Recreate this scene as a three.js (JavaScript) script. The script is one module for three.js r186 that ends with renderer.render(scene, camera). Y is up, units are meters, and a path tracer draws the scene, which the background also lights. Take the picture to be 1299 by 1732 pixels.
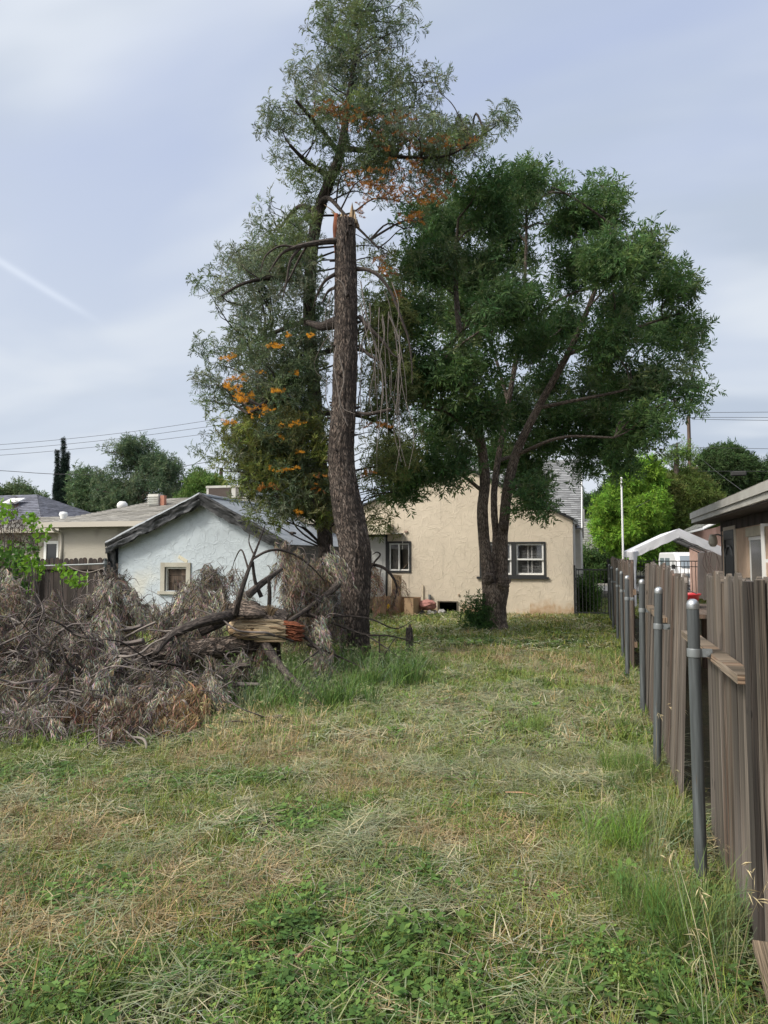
import * as THREE from 'three';
import { mergeGeometries } from 'three/addons/utils/BufferGeometryUtils.js';
import { ImprovedNoise } from 'three/addons/math/ImprovedNoise.js';
import { RoundedBoxGeometry } from 'three/addons/geometries/RoundedBoxGeometry.js';

// ---------------------------------------------------------------- camera
// World axes follow the lot: the fence runs along -z, the house fronts face +z. Eye height 1.65 m.
const scene = new THREE.Scene();
const YAW = 16 * Math.PI / 180, PITCH = Math.atan(76 / 1201), EYE = new THREE.Vector3(0, 1.65, 0);
const camera = new THREE.PerspectiveCamera(2 * Math.atan(866 / 1201) * 180 / Math.PI, 768 / 1024, 0.05, 1500);
camera.position.copy(EYE);
const FWD = new THREE.Vector3(-Math.sin(YAW) * Math.cos(PITCH), Math.sin(PITCH), -Math.cos(YAW) * Math.cos(PITCH));
camera.lookAt(EYE.clone().add(FWD));
scene.add(camera);
const renderer = new THREE.WebGLRenderer({ antialias: true });
renderer.setSize(768, 1024);
renderer.toneMapping = THREE.LinearToneMapping;
renderer.toneMappingExposure = 1.36;
renderer.shadowMap.enabled = true;

// ---------------------------------------------------------------- numbers
function mulberry(a) { return () => { a |= 0; a = a + 0x6D2B79F5 | 0; let t = Math.imul(a ^ a >>> 15, 1 | a); t = t + Math.imul(t ^ t >>> 7, 61 | t) ^ t; return ((t ^ t >>> 14) >>> 0) / 4294967296; }; }
let rnd = mulberry(7);
const R = (a, b) => a + (b - a) * rnd();
const pick = a => a[Math.floor(rnd() * a.length)];
const clamp = (x, a = 0, b = 1) => Math.min(b, Math.max(a, x));
const sstep = (a, b, x) => { const t = clamp((x - a) / (b - a)); return t * t * (3 - 2 * t); };
const mix = (a, b, t) => a + (b - a) * t;
const IN = new ImprovedNoise();
const noise = (x, y, z = 0) => IN.noise(x + 100.3, y + 57.7, z + 31.1);
const fbm = (x, y, z = 0, o = 4) => { let s = 0, a = 0.5, f = 1; for (let i = 0; i < o; i++) { s += a * noise(x * f, y * f, z * f + i * 7.3); a *= 0.5; f *= 2.03; } return s; };
const V = (x, y, z) => new THREE.Vector3(x, y, z);

// ---------------------------------------------------------------- sky and sun
const SUN = V(-0.52, 0.68, 0.52).normalize();
function skyColor(d) {
  const e = Math.max(d.y, 0), up = sstep(0.0, 0.75, e);
  let c = [mix(0.64, 0.43, up), mix(0.71, 0.51, up), mix(0.80, 0.73, up)];
  const k = 1 / (e + 0.22), u = d.x * k, w = d.z * k;
  const wx = fbm(u * 0.5 + 3, w * 0.5, 2.2, 3) * 1.1;
  let cl = fbm(u * 0.45 + wx, w * 1.25 + wx * 0.6, 0.5, 5) * 1.9 + 0.50;
  const s = d.x * SUN.x + d.y * SUN.y + d.z * SUN.z;
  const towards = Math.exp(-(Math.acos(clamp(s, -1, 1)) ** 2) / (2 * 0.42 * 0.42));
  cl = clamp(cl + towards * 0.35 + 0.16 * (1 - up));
  const white = sstep(0.20, 0.85, cl);
  const thick = sstep(0.1, 0.5, fbm(u * 0.7 + 9, w * 1.9 + 4, 5.1, 5) * 1.2 + 0.18);
  const cc = [mix(0.72, 0.50, thick), mix(0.775, 0.575, thick), mix(0.85, 0.69, thick)];
  for (let i = 0; i < 3; i++) c[i] = mix(c[i], cc[i], white * 0.92);
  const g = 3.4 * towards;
  // a thin vapour trail low on the left
  const az = Math.atan2(d.x, -d.z), el = Math.asin(clamp(d.y, -1, 1));
  const t = (az + 0.76) / (0.15), line = 0.345 - 0.068 * t;
  const tr = t > -1.2 && t < 0.72 ? Math.exp(-(((el - line) / 0.0042) ** 2)) * sstep(0.72, 0.2, t) * 0.13 : 0;
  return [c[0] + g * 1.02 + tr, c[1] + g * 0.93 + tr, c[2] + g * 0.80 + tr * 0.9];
}
{
  const W = 2048, H = 1024, data = new Float32Array(W * H * 4), d = V(0, 0, 0);
  for (let j = 0; j < H; j++) for (let i = 0; i < W; i++) {
    const th = ((i + 0.5) / W - 0.5) * 2 * Math.PI, ph = ((j + 0.5) / H - 0.5) * Math.PI;
    const o = (j * W + i) * 4;
    if (j < H / 2 - 6) { data[o] = 0.30; data[o + 1] = 0.32; data[o + 2] = 0.30; data[o + 3] = 1; continue; }
    d.set(Math.cos(ph) * Math.cos(th), Math.sin(ph), Math.cos(ph) * Math.sin(th));
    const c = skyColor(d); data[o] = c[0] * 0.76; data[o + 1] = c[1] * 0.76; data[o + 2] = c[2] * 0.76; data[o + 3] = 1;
  }
  const sky = new THREE.DataTexture(data, W, H, THREE.RGBAFormat, THREE.FloatType);
  sky.mapping = THREE.EquirectangularReflectionMapping; sky.magFilter = THREE.LinearFilter; sky.minFilter = THREE.LinearFilter;
  sky.wrapS = THREE.RepeatWrapping; sky.needsUpdate = true;
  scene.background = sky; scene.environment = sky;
}
const sun = new THREE.DirectionalLight(new THREE.Color(1.0, 0.93, 0.82), 2.3);
sun.position.copy(SUN).multiplyScalar(60).add(V(-3, 0, -12)); sun.target.position.set(-3, 0, -12);
sun.castShadow = true; sun.shadow.radius = 22; sun.shadow.mapSize.set(4096, 4096);
Object.assign(sun.shadow.camera, { left: -35, right: 35, top: 35, bottom: -35, near: 1, far: 150 });
scene.add(sun, sun.target);

// ---------------------------------------------------------------- laying out: sight lines through the photograph's 1299 x 1732 points
const RT = V(Math.cos(YAW), 0, -Math.sin(YAW)), UPV = RT.clone().cross(FWD);
const ray = (x, y) => FWD.clone().addScaledVector(RT, (x - 649.5) / 1201).addScaledVector(UPV, -(y - 866) / 1201);
const ground = (x, y, h = 0) => { const d = ray(x, y); return EYE.clone().addScaledVector(d, (h - EYE.y) / d.y); };
const onZ = (x, y, z) => { const d = ray(x, y); return EYE.clone().addScaledVector(d, z / d.z); };
const onX = (x, y, X) => { const d = ray(x, y); return EYE.clone().addScaledVector(d, X / d.x); };
const far = (x, y, D) => EYE.clone().addScaledVector(ray(x, y), D);

// ---------------------------------------------------------------- building helpers
const taken = {};
function numbered(n) { const k = taken[n] = (taken[n] ?? -1) + 1; return k ? n + '_' + String(k).padStart(3, '0') : n; }
function tag(o, label, category, group, kind) { if (label) o.userData.label = label; if (category) o.userData.category = category; if (group) o.userData.group = group; if (kind) o.userData.kind = kind; return o; }
function thing(name, label, category, p, group) { const o = new THREE.Group(); o.name = numbered(name); if (p) o.position.copy(p); scene.add(o); return tag(o, label, category, group); }
function part(name, geo, mat, parent, label) {
  const m = new THREE.Mesh(Array.isArray(geo) ? merge(geo) : geo, mat); m.castShadow = m.receiveShadow = true;
  m.name = parent === scene ? numbered(name) : name; parent.add(m); if (label) m.userData.label = label; return m;
}
function setting(name, geo, mat, label, category) { const m = part(name, geo, mat, scene); return tag(m, label, category, null, 'structure'); }
function merge(list) {
  list = list.map(g => { const q = g.index ? g.toNonIndexed() : g; for (const k of Object.keys(q.attributes)) if (!['position', 'normal', 'uv', 'color'].includes(k)) q.deleteAttribute(k); return q; });
  return mergeGeometries(list, false);
}
// boxes carry uv in metres so that grain keeps its size; 'long' turns the grain along the longest side
function box(w, h, d, x = 0, y = 0, z = 0, ou = 0) {
  const g = new THREE.BoxGeometry(w, h, d), p = g.attributes.position, n = g.attributes.normal, u = g.attributes.uv;
  for (let i = 0; i < p.count; i++) {
    const X = p.getX(i), Y = p.getY(i), Z = p.getZ(i), nx = Math.abs(n.getX(i)), ny = Math.abs(n.getY(i));
    if (nx > 0.5) u.setXY(i, Z + ou, Y + ou * 1.7); else if (ny > 0.5) u.setXY(i, X + ou, Z + ou); else u.setXY(i, X + ou, Y + ou * 1.7);
  }
  return g.translate(x, y, z);
}
const span = (a, b) => box(b.x - a.x, b.y - a.y, b.z - a.z, (a.x + b.x) / 2, (a.y + b.y) / 2, (a.z + b.z) / 2);
const bx = (x0, x1, y0, y1, z0, z1) => box(x1 - x0, y1 - y0, z1 - z0, (x0 + x1) / 2, (y0 + y1) / 2, (z0 + z1) / 2);
function rbox(w, h, d, r, x = 0, y = 0, z = 0) { return new RoundedBoxGeometry(w, h, d, 2, r).translate(x, y, z); }
// a box laid from a to b (its length), w across, t thick
function beam(a, b, w, t, up = V(0, 1, 0), ou = 0) {
  const d = b.clone().sub(a), L = d.length(); d.normalize();
  const g = box(w, L, t, 0, 0, 0, ou);
  const xx = up.clone().cross(d).normalize(), zz = xx.clone().cross(d).normalize();
  const m = new THREE.Matrix4().makeBasis(xx, d, zz); if (m.determinant() < 0) m.makeBasis(xx, d, zz.negate());
  return g.applyMatrix4(m).translate((a.x + b.x) / 2, (a.y + b.y) / 2, (a.z + b.z) / 2);
}
function wire(pts, r, rad = 5, seg) { return new THREE.TubeGeometry(new THREE.CatmullRomCurve3(pts), seg || pts.length * 6, r, rad); }
// a flat sheet from four corners a b c d, uv in metres
function quad(a, b, c, d, nu = 1, nv = 1, f) {
  const pos = [], uv = [], idx = [], wu = a.distanceTo(b), wv = a.distanceTo(d);
  for (let j = 0; j <= nv; j++) for (let i = 0; i <= nu; i++) {
    const s = i / nu, t = j / nv, p = a.clone().lerp(b, s).lerp(d.clone().lerp(c, s), t);
    if (f) f(p, s, t); pos.push(p.x, p.y, p.z); uv.push(s * wu, t * wv);
  }
  for (let j = 0; j < nv; j++) for (let i = 0; i < nu; i++) { const k = j * (nu + 1) + i; idx.push(k, k + 1, k + nu + 2, k, k + nu + 2, k + nu + 1); }
  const g = new THREE.BufferGeometry(); g.setAttribute('position', new THREE.Float32BufferAttribute(pos, 3)); g.setAttribute('uv', new THREE.Float32BufferAttribute(uv, 2)); g.setIndex(idx); g.computeVertexNormals(); return g;
}
// a tapering limb along points with one radius each; rough: depth of bark ridges in metres
function limb(pts, radii, { rad = 8, seg = pts.length * 5, rough = 0, freq = 8, lump = 0, cap = true } = {}) {
  const cv = new THREE.CatmullRomCurve3(pts), pos = [], uv = [], idx = [];
  const P = [], T = []; for (let i = 0; i <= seg; i++) { P.push(cv.getPoint(i / seg)); T.push(cv.getTangent(i / seg)); }
  let n = V(0, 0, 1); if (Math.abs(T[0].z) > 0.8) n.set(1, 0, 0);
  let len = 0;
  for (let i = 0; i <= seg; i++) {
    if (i) len += P[i].distanceTo(P[i - 1]);
    n.addScaledVector(T[i], -n.dot(T[i])).normalize(); const b = T[i].clone().cross(n);
    const f = i / seg * (radii.length - 1), k = Math.min(radii.length - 2, Math.floor(f)), r0 = mix(radii[k], radii[k + 1], f - k);
    for (let j = 0; j <= rad; j++) {
      const a = j / rad * 2 * Math.PI, ca = Math.cos(a), sa = Math.sin(a);
      let r = r0;
      if (lump) r *= 1 + lump * fbm(ca * 1.2 + P[0].x, sa * 1.2, len * 1.3, 2);
      if (rough) { const q = fbm(ca * freq * 0.5 + 2, sa * freq * 0.5, len * 1.7 + P[0].x, 3); r += rough * (1 - Math.abs(q) * 5) * 0.6 + rough * noise(ca * freq, sa * freq, len * 9) * 0.6; }
      pos.push(P[i].x + (n.x * ca + b.x * sa) * r, P[i].y + (n.y * ca + b.y * sa) * r, P[i].z + (n.z * ca + b.z * sa) * r);
      uv.push(j / rad * Math.max(1, Math.round(2 * Math.PI * radii[0] / 0.5)) * 0.5, len);
    }
  }
  for (let i = 0; i < seg; i++) for (let j = 0; j < rad; j++) { const k = i * (rad + 1) + j; idx.push(k, k + 1, k + rad + 2, k, k + rad + 2, k + rad + 1); }
  if (cap) for (const e of [0, seg]) { const c = pos.length / 3, q = P[e]; pos.push(q.x, q.y, q.z); uv.push(0, 0); for (let j = 0; j < rad; j++) { const k = e * (rad + 1) + j; if (e) idx.push(c, k, k + 1); else idx.push(c, k + 1, k); } }
  const g = new THREE.BufferGeometry(); g.setAttribute('position', new THREE.Float32BufferAttribute(pos, 3)); g.setAttribute('uv', new THREE.Float32BufferAttribute(uv, 2)); g.setIndex(idx); g.computeVertexNormals(); return g;
}
function lathe(prof, x, y, z, n = 16) { return new THREE.LatheGeometry(prof.map(([r, h]) => new THREE.Vector2(r, h)), n).translate(x, y, z); }

// ---------------------------------------------------------------- textures
function tex(W, H, f, srgb = true, rx = 1, ry = 1) {
  const data = new Uint8Array(W * H * 4);
  for (let j = 0; j < H; j++) for (let i = 0; i < W; i++) { const c = f(i / W, j / H, i, j), o = (j * W + i) * 4; data[o] = clamp(c[0]) * 255; data[o + 1] = clamp(c[1]) * 255; data[o + 2] = clamp(c[2]) * 255; data[o + 3] = 255; }
  const t = new THREE.DataTexture(data, W, H); t.wrapS = t.wrapT = THREE.RepeatWrapping; t.magFilter = THREE.LinearFilter; t.minFilter = THREE.LinearMipmapLinearFilter; t.generateMipmaps = true;
  if (srgb) t.colorSpace = THREE.SRGBColorSpace; t.repeat.set(rx, ry); t.needsUpdate = true; return t;
}
const loop = (u, v, fu, fv, s = 0, o = 4) => { // noise that closes on itself over 0..1
  const a = fbm(u * fu, v * fv, s, o), b = fbm((u - 1) * fu, v * fv, s, o), c = fbm(u * fu, (v - 1) * fv, s, o), d = fbm((u - 1) * fu, (v - 1) * fv, s, o);
  const su = sstep(0, 1, u), sv = sstep(0, 1, v); return mix(mix(a, b, su), mix(c, d, su), sv) * 1.25;
};
const gray = f => (u, v, i, j) => { const x = f(u, v, i, j); return [x, x, x]; };
// trowelled stucco: overlapping strokes of the trowel, each a shallow ramp with a raised lip
function stuccoHeight(N, size, count, seed, lipH) {
  const h = new Float32Array(N * N), r = mulberry(seed), s = N / size;
  for (let k = 0; k < count; k++) {
    const cx = r() * N, cy = r() * N, a = r() * Math.PI * 2, L = (0.07 + 0.18 * r()) * s, W = (0.04 + 0.08 * r()) * s, bend = (r() - 0.5) * 1.6 / L, top = 0.25 + 0.55 * r(), lip = lipH * (0.4 + r() * 0.6), ph = r() * 50;
    const ca = Math.cos(a), sa = Math.sin(a), M = Math.ceil(L + W);
    for (let y = -M; y <= M; y++) for (let x = -M; x <= M; x++) {
      let u = x * ca + y * sa, v = -x * sa + y * ca; v += bend * u * u + 0.05 * s * noise(u / s * 14 + ph, v / s * 14, ph) * 0.6;
      const q = (u / L) ** 2, e = v / W; if (q >= 1 || e < -1 || e > 1) continue;
      const edge = Math.sqrt(1 - q); if (e > edge) continue;
      const o = ((Math.round(cy + y) % N + N) % N) * N + (Math.round(cx + x) % N + N) % N;
      const close = sstep(0.30, 0.0, edge - e) * lip * sstep(0, 0.4, 1 - q), body = top * (0.10 * (e + 1)) * sstep(1, 0.6, q);
      h[o] = Math.max(h[o] * (e > -0.6 ? 0.8 : 1), body + close);
    }
  }
  return h;
}
function heightTex(h, N, grain, repeat) { return tex(N, N, gray((u, v, i, j) => clamp(h[j * N + i] * 0.8 + 0.08 + grain * (rnd() - 0.5))), false, repeat, repeat); }
const T = {};
T.stuccoA = heightTex(stuccoHeight(1024, 3.2, 950, 11, 0.8), 1024, 0.05, 1 / 3.2);
T.stuccoB = heightTex(stuccoHeight(1024, 3.0, 900, 23, 0.8), 1024, 0.04, 1 / 3.0);
T.fine = tex(512, 512, gray((u, v) => 0.5 + loop(u, v, 14, 14, 1, 4) * 0.5 + (rnd() - 0.5) * 0.25), false, 1 / 0.8, 1 / 0.8);
T.barkBump = tex(512, 1024, gray((u, v) => { const w = loop(u, v, 4, 6, 3, 3) * 0.10; const q = loop(u + w, v, 26, 9, 5, 4); const r = 1 - Math.abs(q) * 4.2; return clamp(0.25 + 0.6 * sstep(0.0, 0.8, 1 - r) + loop(u, v, 60, 40, 8, 2) * 0.25); }), false, 1 / 0.5, 1 / 1.0);
T.bark = tex(512, 1024, (u, v) => { const w = loop(u, v, 4, 6, 3, 3) * 0.10; const q = Math.abs(loop(u + w, v, 26, 9, 5, 4)); const k = sstep(0.02, 0.22, q), m = loop(u, v, 5, 5, 12, 4), s = loop(u, v, 50, 26, 15, 2); const b = 0.50 + 0.46 * k + 0.24 * m + 0.35 * s; return [b, b * (0.955 + 0.05 * m), b * (0.92 + 0.06 * m)]; }, true, 1 / 0.5, 1 / 1.0);
T.wood = [0, 1, 2].map(k => tex(512, 512, (u, v) => {
  const w = loop(u, v, 3, 2, 20 + k, 3) * 0.06, kn = [[0.21 + k * 0.13, 0.3], [0.62, 0.71 - k * 0.2], [0.87 - k * 0.3, 0.12 + k * 0.25]].reduce((m, [a, b]) => Math.max(m, sstep(1, 0.55, Math.hypot((u - a) / 0.018, (v - b) / 0.011))), 0), g = loop(u + w, v, 64, 1.6, 30 + k, 3), g2 = loop(u + w, v, 150, 3, 40 + k, 2), p = loop(u, v, 3, 2, 50 + k, 4), crack = sstep(0.30, 0.42, loop(u + w, v, 34, 1.2, 60 + k, 2));
  const st = sstep(0.1, 0.4, loop(u, v, 7, 1.3, 70 + k, 3));
  const b = 0.74 + 0.58 * g + 0.50 * g2 + 0.60 * p - 0.50 * crack - 0.35 * kn; return [b * (1 + 0.06 * st), b * (0.97 + 0.02 * p - 0.02 * st), b * (0.93 + 0.08 * p - 0.06 * st)];
}, true, 1 / 0.6, 1 / 1.9));
T.woodBump = tex(512, 512, gray((u, v) => { const w = loop(u, v, 3, 2, 20, 3) * 0.06; return 0.55 + 0.5 * loop(u + w, v, 46, 1.6, 30, 3) + 0.4 * loop(u + w, v, 120, 3, 40, 2) - 0.5 * sstep(0.30, 0.42, loop(u + w, v, 34, 1.2, 60, 2)); }), false, 1 / 0.6, 1 / 1.9);
T.patch = tex(512, 512, (u, v) => { const p = loop(u, v, 4, 4, 80, 5), q = loop(u, v, 20, 20, 81, 3); const b = 0.90 + 0.16 * p + 0.07 * q; return [b, b * (0.995 + 0.03 * p), b * (0.985 + 0.05 * p)]; }, true, 1 / 3.7, 1 / 3.7);
T.soil = tex(1024, 1024, (u, v) => { const p = loop(u, v, 6, 6, 90, 5), q = loop(u, v, 60, 60, 91, 3), s = loop(u, v, 140, 18, 92, 2), s2 = loop(u, v, 18, 140, 93, 2); const k = sstep(-0.1, 0.3, p); const b = 0.9 + 0.5 * q + 0.4 * s + 0.4 * s2; return [mix(0.34, 0.42, k) * b, mix(0.36, 0.38, k) * b, mix(0.20, 0.25, k) * b]; }, true, 1 / 3, 1 / 3);
T.shingle = tex(512, 512, (u, v) => { const row = Math.floor(v * 16), c = Math.floor(u * 12 + (row % 2) * 0.5 + Math.sin(row * 12.9) * 0.3); const h = Math.abs(Math.sin(c * 12.99 + row * 78.2) * 43758.5) % 1; const b = 0.72 + 0.26 * h + 0.12 * (rnd() - 0.5) + 0.25 * loop(u, v, 4, 4, 95, 4); return [b, b, b]; }, true, 1 / 2.4, 1 / 2.4);
T.asphalt = tex(256, 256, gray((u, v) => 0.8 + 0.2 * loop(u, v, 30, 30, 97, 3) + 0.12 * (rnd() - 0.5)), true, 0.5, 0.5);
T.tarp = tex(512, 512, gray((u, v) => 0.5 + 0.8 * loop(u, v, 5, 9, 99, 4) + 0.3 * loop(u, v, 20, 14, 98, 3)), false, 1 / 1.6, 1 / 1.6);

const lin = (r, g, b) => new THREE.Color().setRGB(r, g, b);
function mat(c, o = {}) { return new THREE.MeshStandardMaterial({ color: lin(...c), roughness: 0.85, side: THREE.DoubleSide, ...o }); }
function leafMat(c, t = 0.35, o = {}) { return new THREE.MeshPhysicalMaterial({ color: lin(...c), roughness: 0.85, specularIntensity: 0.35, side: THREE.DoubleSide, vertexColors: true, transmission: t, thickness: 0, ior: 1.4, ...o }); }
const M = {
  bark: mat([0.19, 0.162, 0.145], { map: T.bark, bumpMap: T.barkBump, bumpScale: 0.045, roughness: 0.95 }),
  barkGrey: mat([0.26, 0.225, 0.195], { map: T.bark, bumpMap: T.barkBump, bumpScale: 0.012, roughness: 0.95 }),
  barkDark: mat([0.085, 0.072, 0.066], { map: T.bark, bumpMap: T.barkBump, bumpScale: 0.01, roughness: 0.95 }),
  twig: mat([0.13, 0.11, 0.10], { roughness: 0.9 }),
  twigPale: mat([0.19, 0.165, 0.145], { roughness: 0.9 }),
  deadBranch: mat([0.10, 0.088, 0.082], { map: T.bark, roughness: 0.95 }),
  heart: mat([0.46, 0.34, 0.21], { map: T.wood[0], bumpMap: T.woodBump, bumpScale: 0.012 }),
  heartPale: mat([0.64, 0.53, 0.36], { map: T.wood[1], bumpMap: T.woodBump, bumpScale: 0.012 }),
  heartRed: mat([0.48, 0.155, 0.068], { map: T.wood[2], bumpMap: T.woodBump, bumpScale: 0.012 }),
  black: mat([0.018, 0.020, 0.021], { roughness: 0.5 }),
  blackTrim: mat([0.022, 0.024, 0.026], { roughness: 0.6 }),
  white: mat([0.74, 0.75, 0.74], { roughness: 0.45 }),
  whiteDull: mat([0.62, 0.62, 0.58], { roughness: 0.7, map: T.patch }),
  dark: mat([0.03, 0.03, 0.03]),
  glass: new THREE.MeshPhysicalMaterial({ color: 0xffffff, roughness: 0.03, transmission: 1, thickness: 0, ior: 1.5, side: THREE.DoubleSide }),
  steel: mat([0.095, 0.108, 0.114], { map: tex(256, 512, (u, v) => { const p = loop(u, v, 4, 8, 130, 5), q = loop(u, v, 40, 12, 131, 3), r = sstep(0.3, 0.5, loop(u, v, 7, 12, 132, 5)); const b = 0.85 + 0.35 * p + 0.22 * q; return [b * (1 + 0.15 * r), b * (1 - 0.08 * r), b * (1 - 0.25 * r)]; }, true, 2, 1), roughness: 0.45, metalness: 0.0, bumpMap: T.fine, bumpScale: 0.0008 }),
  steelCap: mat([0.45, 0.47, 0.48], { roughness: 0.28, metalness: 0.8 }),
  zinc: mat([0.20, 0.22, 0.23], { roughness: 0.45, metalness: 0.3 }),
  cable: mat([0.05, 0.05, 0.055]),
};

// ================================================================ THE SETTING
{
  const g = new THREE.PlaneGeometry(900, 900, 1, 1).rotateX(-Math.PI / 2); const u = g.attributes.uv; for (let i = 0; i < u.count; i++) u.setXY(i, u.getX(i) * 900, u.getY(i) * 900);
  setting('ground', g, mat([0.26, 0.25, 0.20], { map: T.soil, bumpMap: T.fine, bumpScale: 0.02, roughness: 1 }), 'dry grassy soil of the back yard', 'ground');
  setting('street', quad(V(-60, 0.012, -34), V(60, 0.012, -34), V(60, 0.012, -43), V(-60, 0.012, -43)), mat([0.20, 0.20, 0.21], { map: T.asphalt, roughness: 0.9 }), 'pale asphalt street beyond the gate', 'street');
  for (const z of [-33.9, -43.1]) setting('kerb', bx(-60, 60, 0, 0.12, z - 0.09, z + 0.09), mat([0.42, 0.41, 0.38], { map: T.asphalt }), 'concrete kerb of the street', 'kerb');
}

// ================================================================ CREAM HOUSE at the end of the yard
const FZ = -20.5;
const dirtyCream = tex(1024, 512, (u, v) => {
  const x = u * 8 - 8, y = v * 4.6, p = loop(u, v, 5, 3, 100, 5), q = loop(u, v, 40, 24, 101, 3);
  let b = 0.93 + 0.09 * p + 0.06 * q; let c = [b, b * 0.995, b * 0.985];
  const edge = 0.20 + 0.55 * fbm(x * 1.7, 3.3, 0, 4) + 0.25 * fbm(x * 9, y * 6, 2, 3) + (x > -1.6 ? 0.16 : 0) + (x < -2.6 && x > -3.6 ? 0.14 : 0);
  let d = sstep(0.05, -0.25, y - edge) * (0.55 + 0.45 * clamp(0.6 + 2 * fbm(x * 6, y * 6, 7, 3)));
  d *= 0.85; c = [mix(c[0], 0.80, d), mix(c[1], 0.70, d), mix(c[2], 0.60, d)];
  const drip = sstep(0.22, 0.42, fbm(x * 7, y * 0.5, 12, 3)) * 0.10 * (y < 1.2 ? 1 : 0.4); return c.map(k => k - drip);
}, true, 1 / 8, 1 / 4.6);
M.cream = mat([0.70, 0.625, 0.515], { map: dirtyCream, bumpMap: T.stuccoA, bumpScale: 0.012, roughness: 0.92 });
M.roofGrey = mat([0.30, 0.31, 0.32], { map: T.shingle, roughness: 0.95, bumpMap: T.fine, bumpScale: 0.004 });
M.roofTan = mat([0.40, 0.39, 0.36], { map: T.shingle, roughness: 0.95, bumpMap: T.fine, bumpScale: 0.004 });
M.roofBlue = mat([0.17, 0.18, 0.225], { map: T.shingle, roughness: 0.95, bumpMap: T.fine, bumpScale: 0.004 });
M.roofGreen = mat([0.25, 0.26, 0.235], { map: T.shingle, roughness: 0.95, bumpMap: T.fine, bumpScale: 0.004 });

// courses of shingles on a slope: a, b along the eave; c, d along the top. Each course is a thin board lapping the one below
function courses(a, b, c, d, step, mtl, parent) {
  const n = Math.max(2, Math.round(a.distanceTo(d) / step)), nrm = b.clone().sub(a).cross(d.clone().sub(a)).normalize(); if (nrm.y < 0) nrm.negate();
  for (let i = 0; i < n; i++) {
    const t0 = i / n, t1 = Math.min(1, (i + 1.04) / n);
    const p = a.clone().lerp(d, t0), q = b.clone().lerp(c, t0), r = b.clone().lerp(c, t1), s = a.clone().lerp(d, t1);
    const e = V(0, R(-0.006, 0.006), 0); p.addScaledVector(nrm, 0.03).add(e); q.addScaledVector(nrm, 0.03).add(e); r.addScaledVector(nrm, 0.008); s.addScaledVector(nrm, 0.008);
    const top = quad(p, q, r, s, Math.max(1, Math.round(p.distanceTo(q) / 0.3)), 1, (P, S, Tt) => { if (Tt < 0.5) P.addScaledVector(nrm, R(-0.005, 0.005)); });
    const u = top.attributes.uv, o = R(0, 9); for (let k = 0; k < u.count; k++) u.setXY(k, u.getX(k) + o, u.getY(k) + i * step);
    const lip = quad(p.clone().addScaledVector(nrm, -0.05), q.clone().addScaledVector(nrm, -0.05), q, p);
    part('shingle_course', [top, lip], mtl, parent);
  }
}
function slab(a, b, c, d, t, mtl, parent, name = 'roof_deck') { // a thick plate under the shingles
  const nrm = b.clone().sub(a).cross(d.clone().sub(a)).normalize(); if (nrm.y < 0) nrm.negate();
  const lo = [a, b, c, d].map(p => p.clone().addScaledVector(nrm, -t));
  return part(name, [quad(a, b, c, d), quad(lo[0], lo[1], lo[2], lo[3]), quad(a, b, lo[1], lo[0]), quad(b, c, lo[2], lo[1]), quad(c, d, lo[3], lo[2]), quad(d, a, lo[0], lo[3])], mtl, parent);
}
function gableWall(pts, holes, z, t, mtl, parent, name = 'wall') {
  const s = new THREE.Shape(pts.map(p => new THREE.Vector2(...p)));
  for (const [x0, x1, y0, y1] of holes) s.holes.push(new THREE.Path([[x0, y0], [x0, y1], [x1, y1], [x1, y0]].map(p => new THREE.Vector2(...p))));
  return part(name, new THREE.ExtrudeGeometry(s, { depth: t, bevelEnabled: false }).translate(0, 0, z - t), mtl, parent);
}
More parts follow.
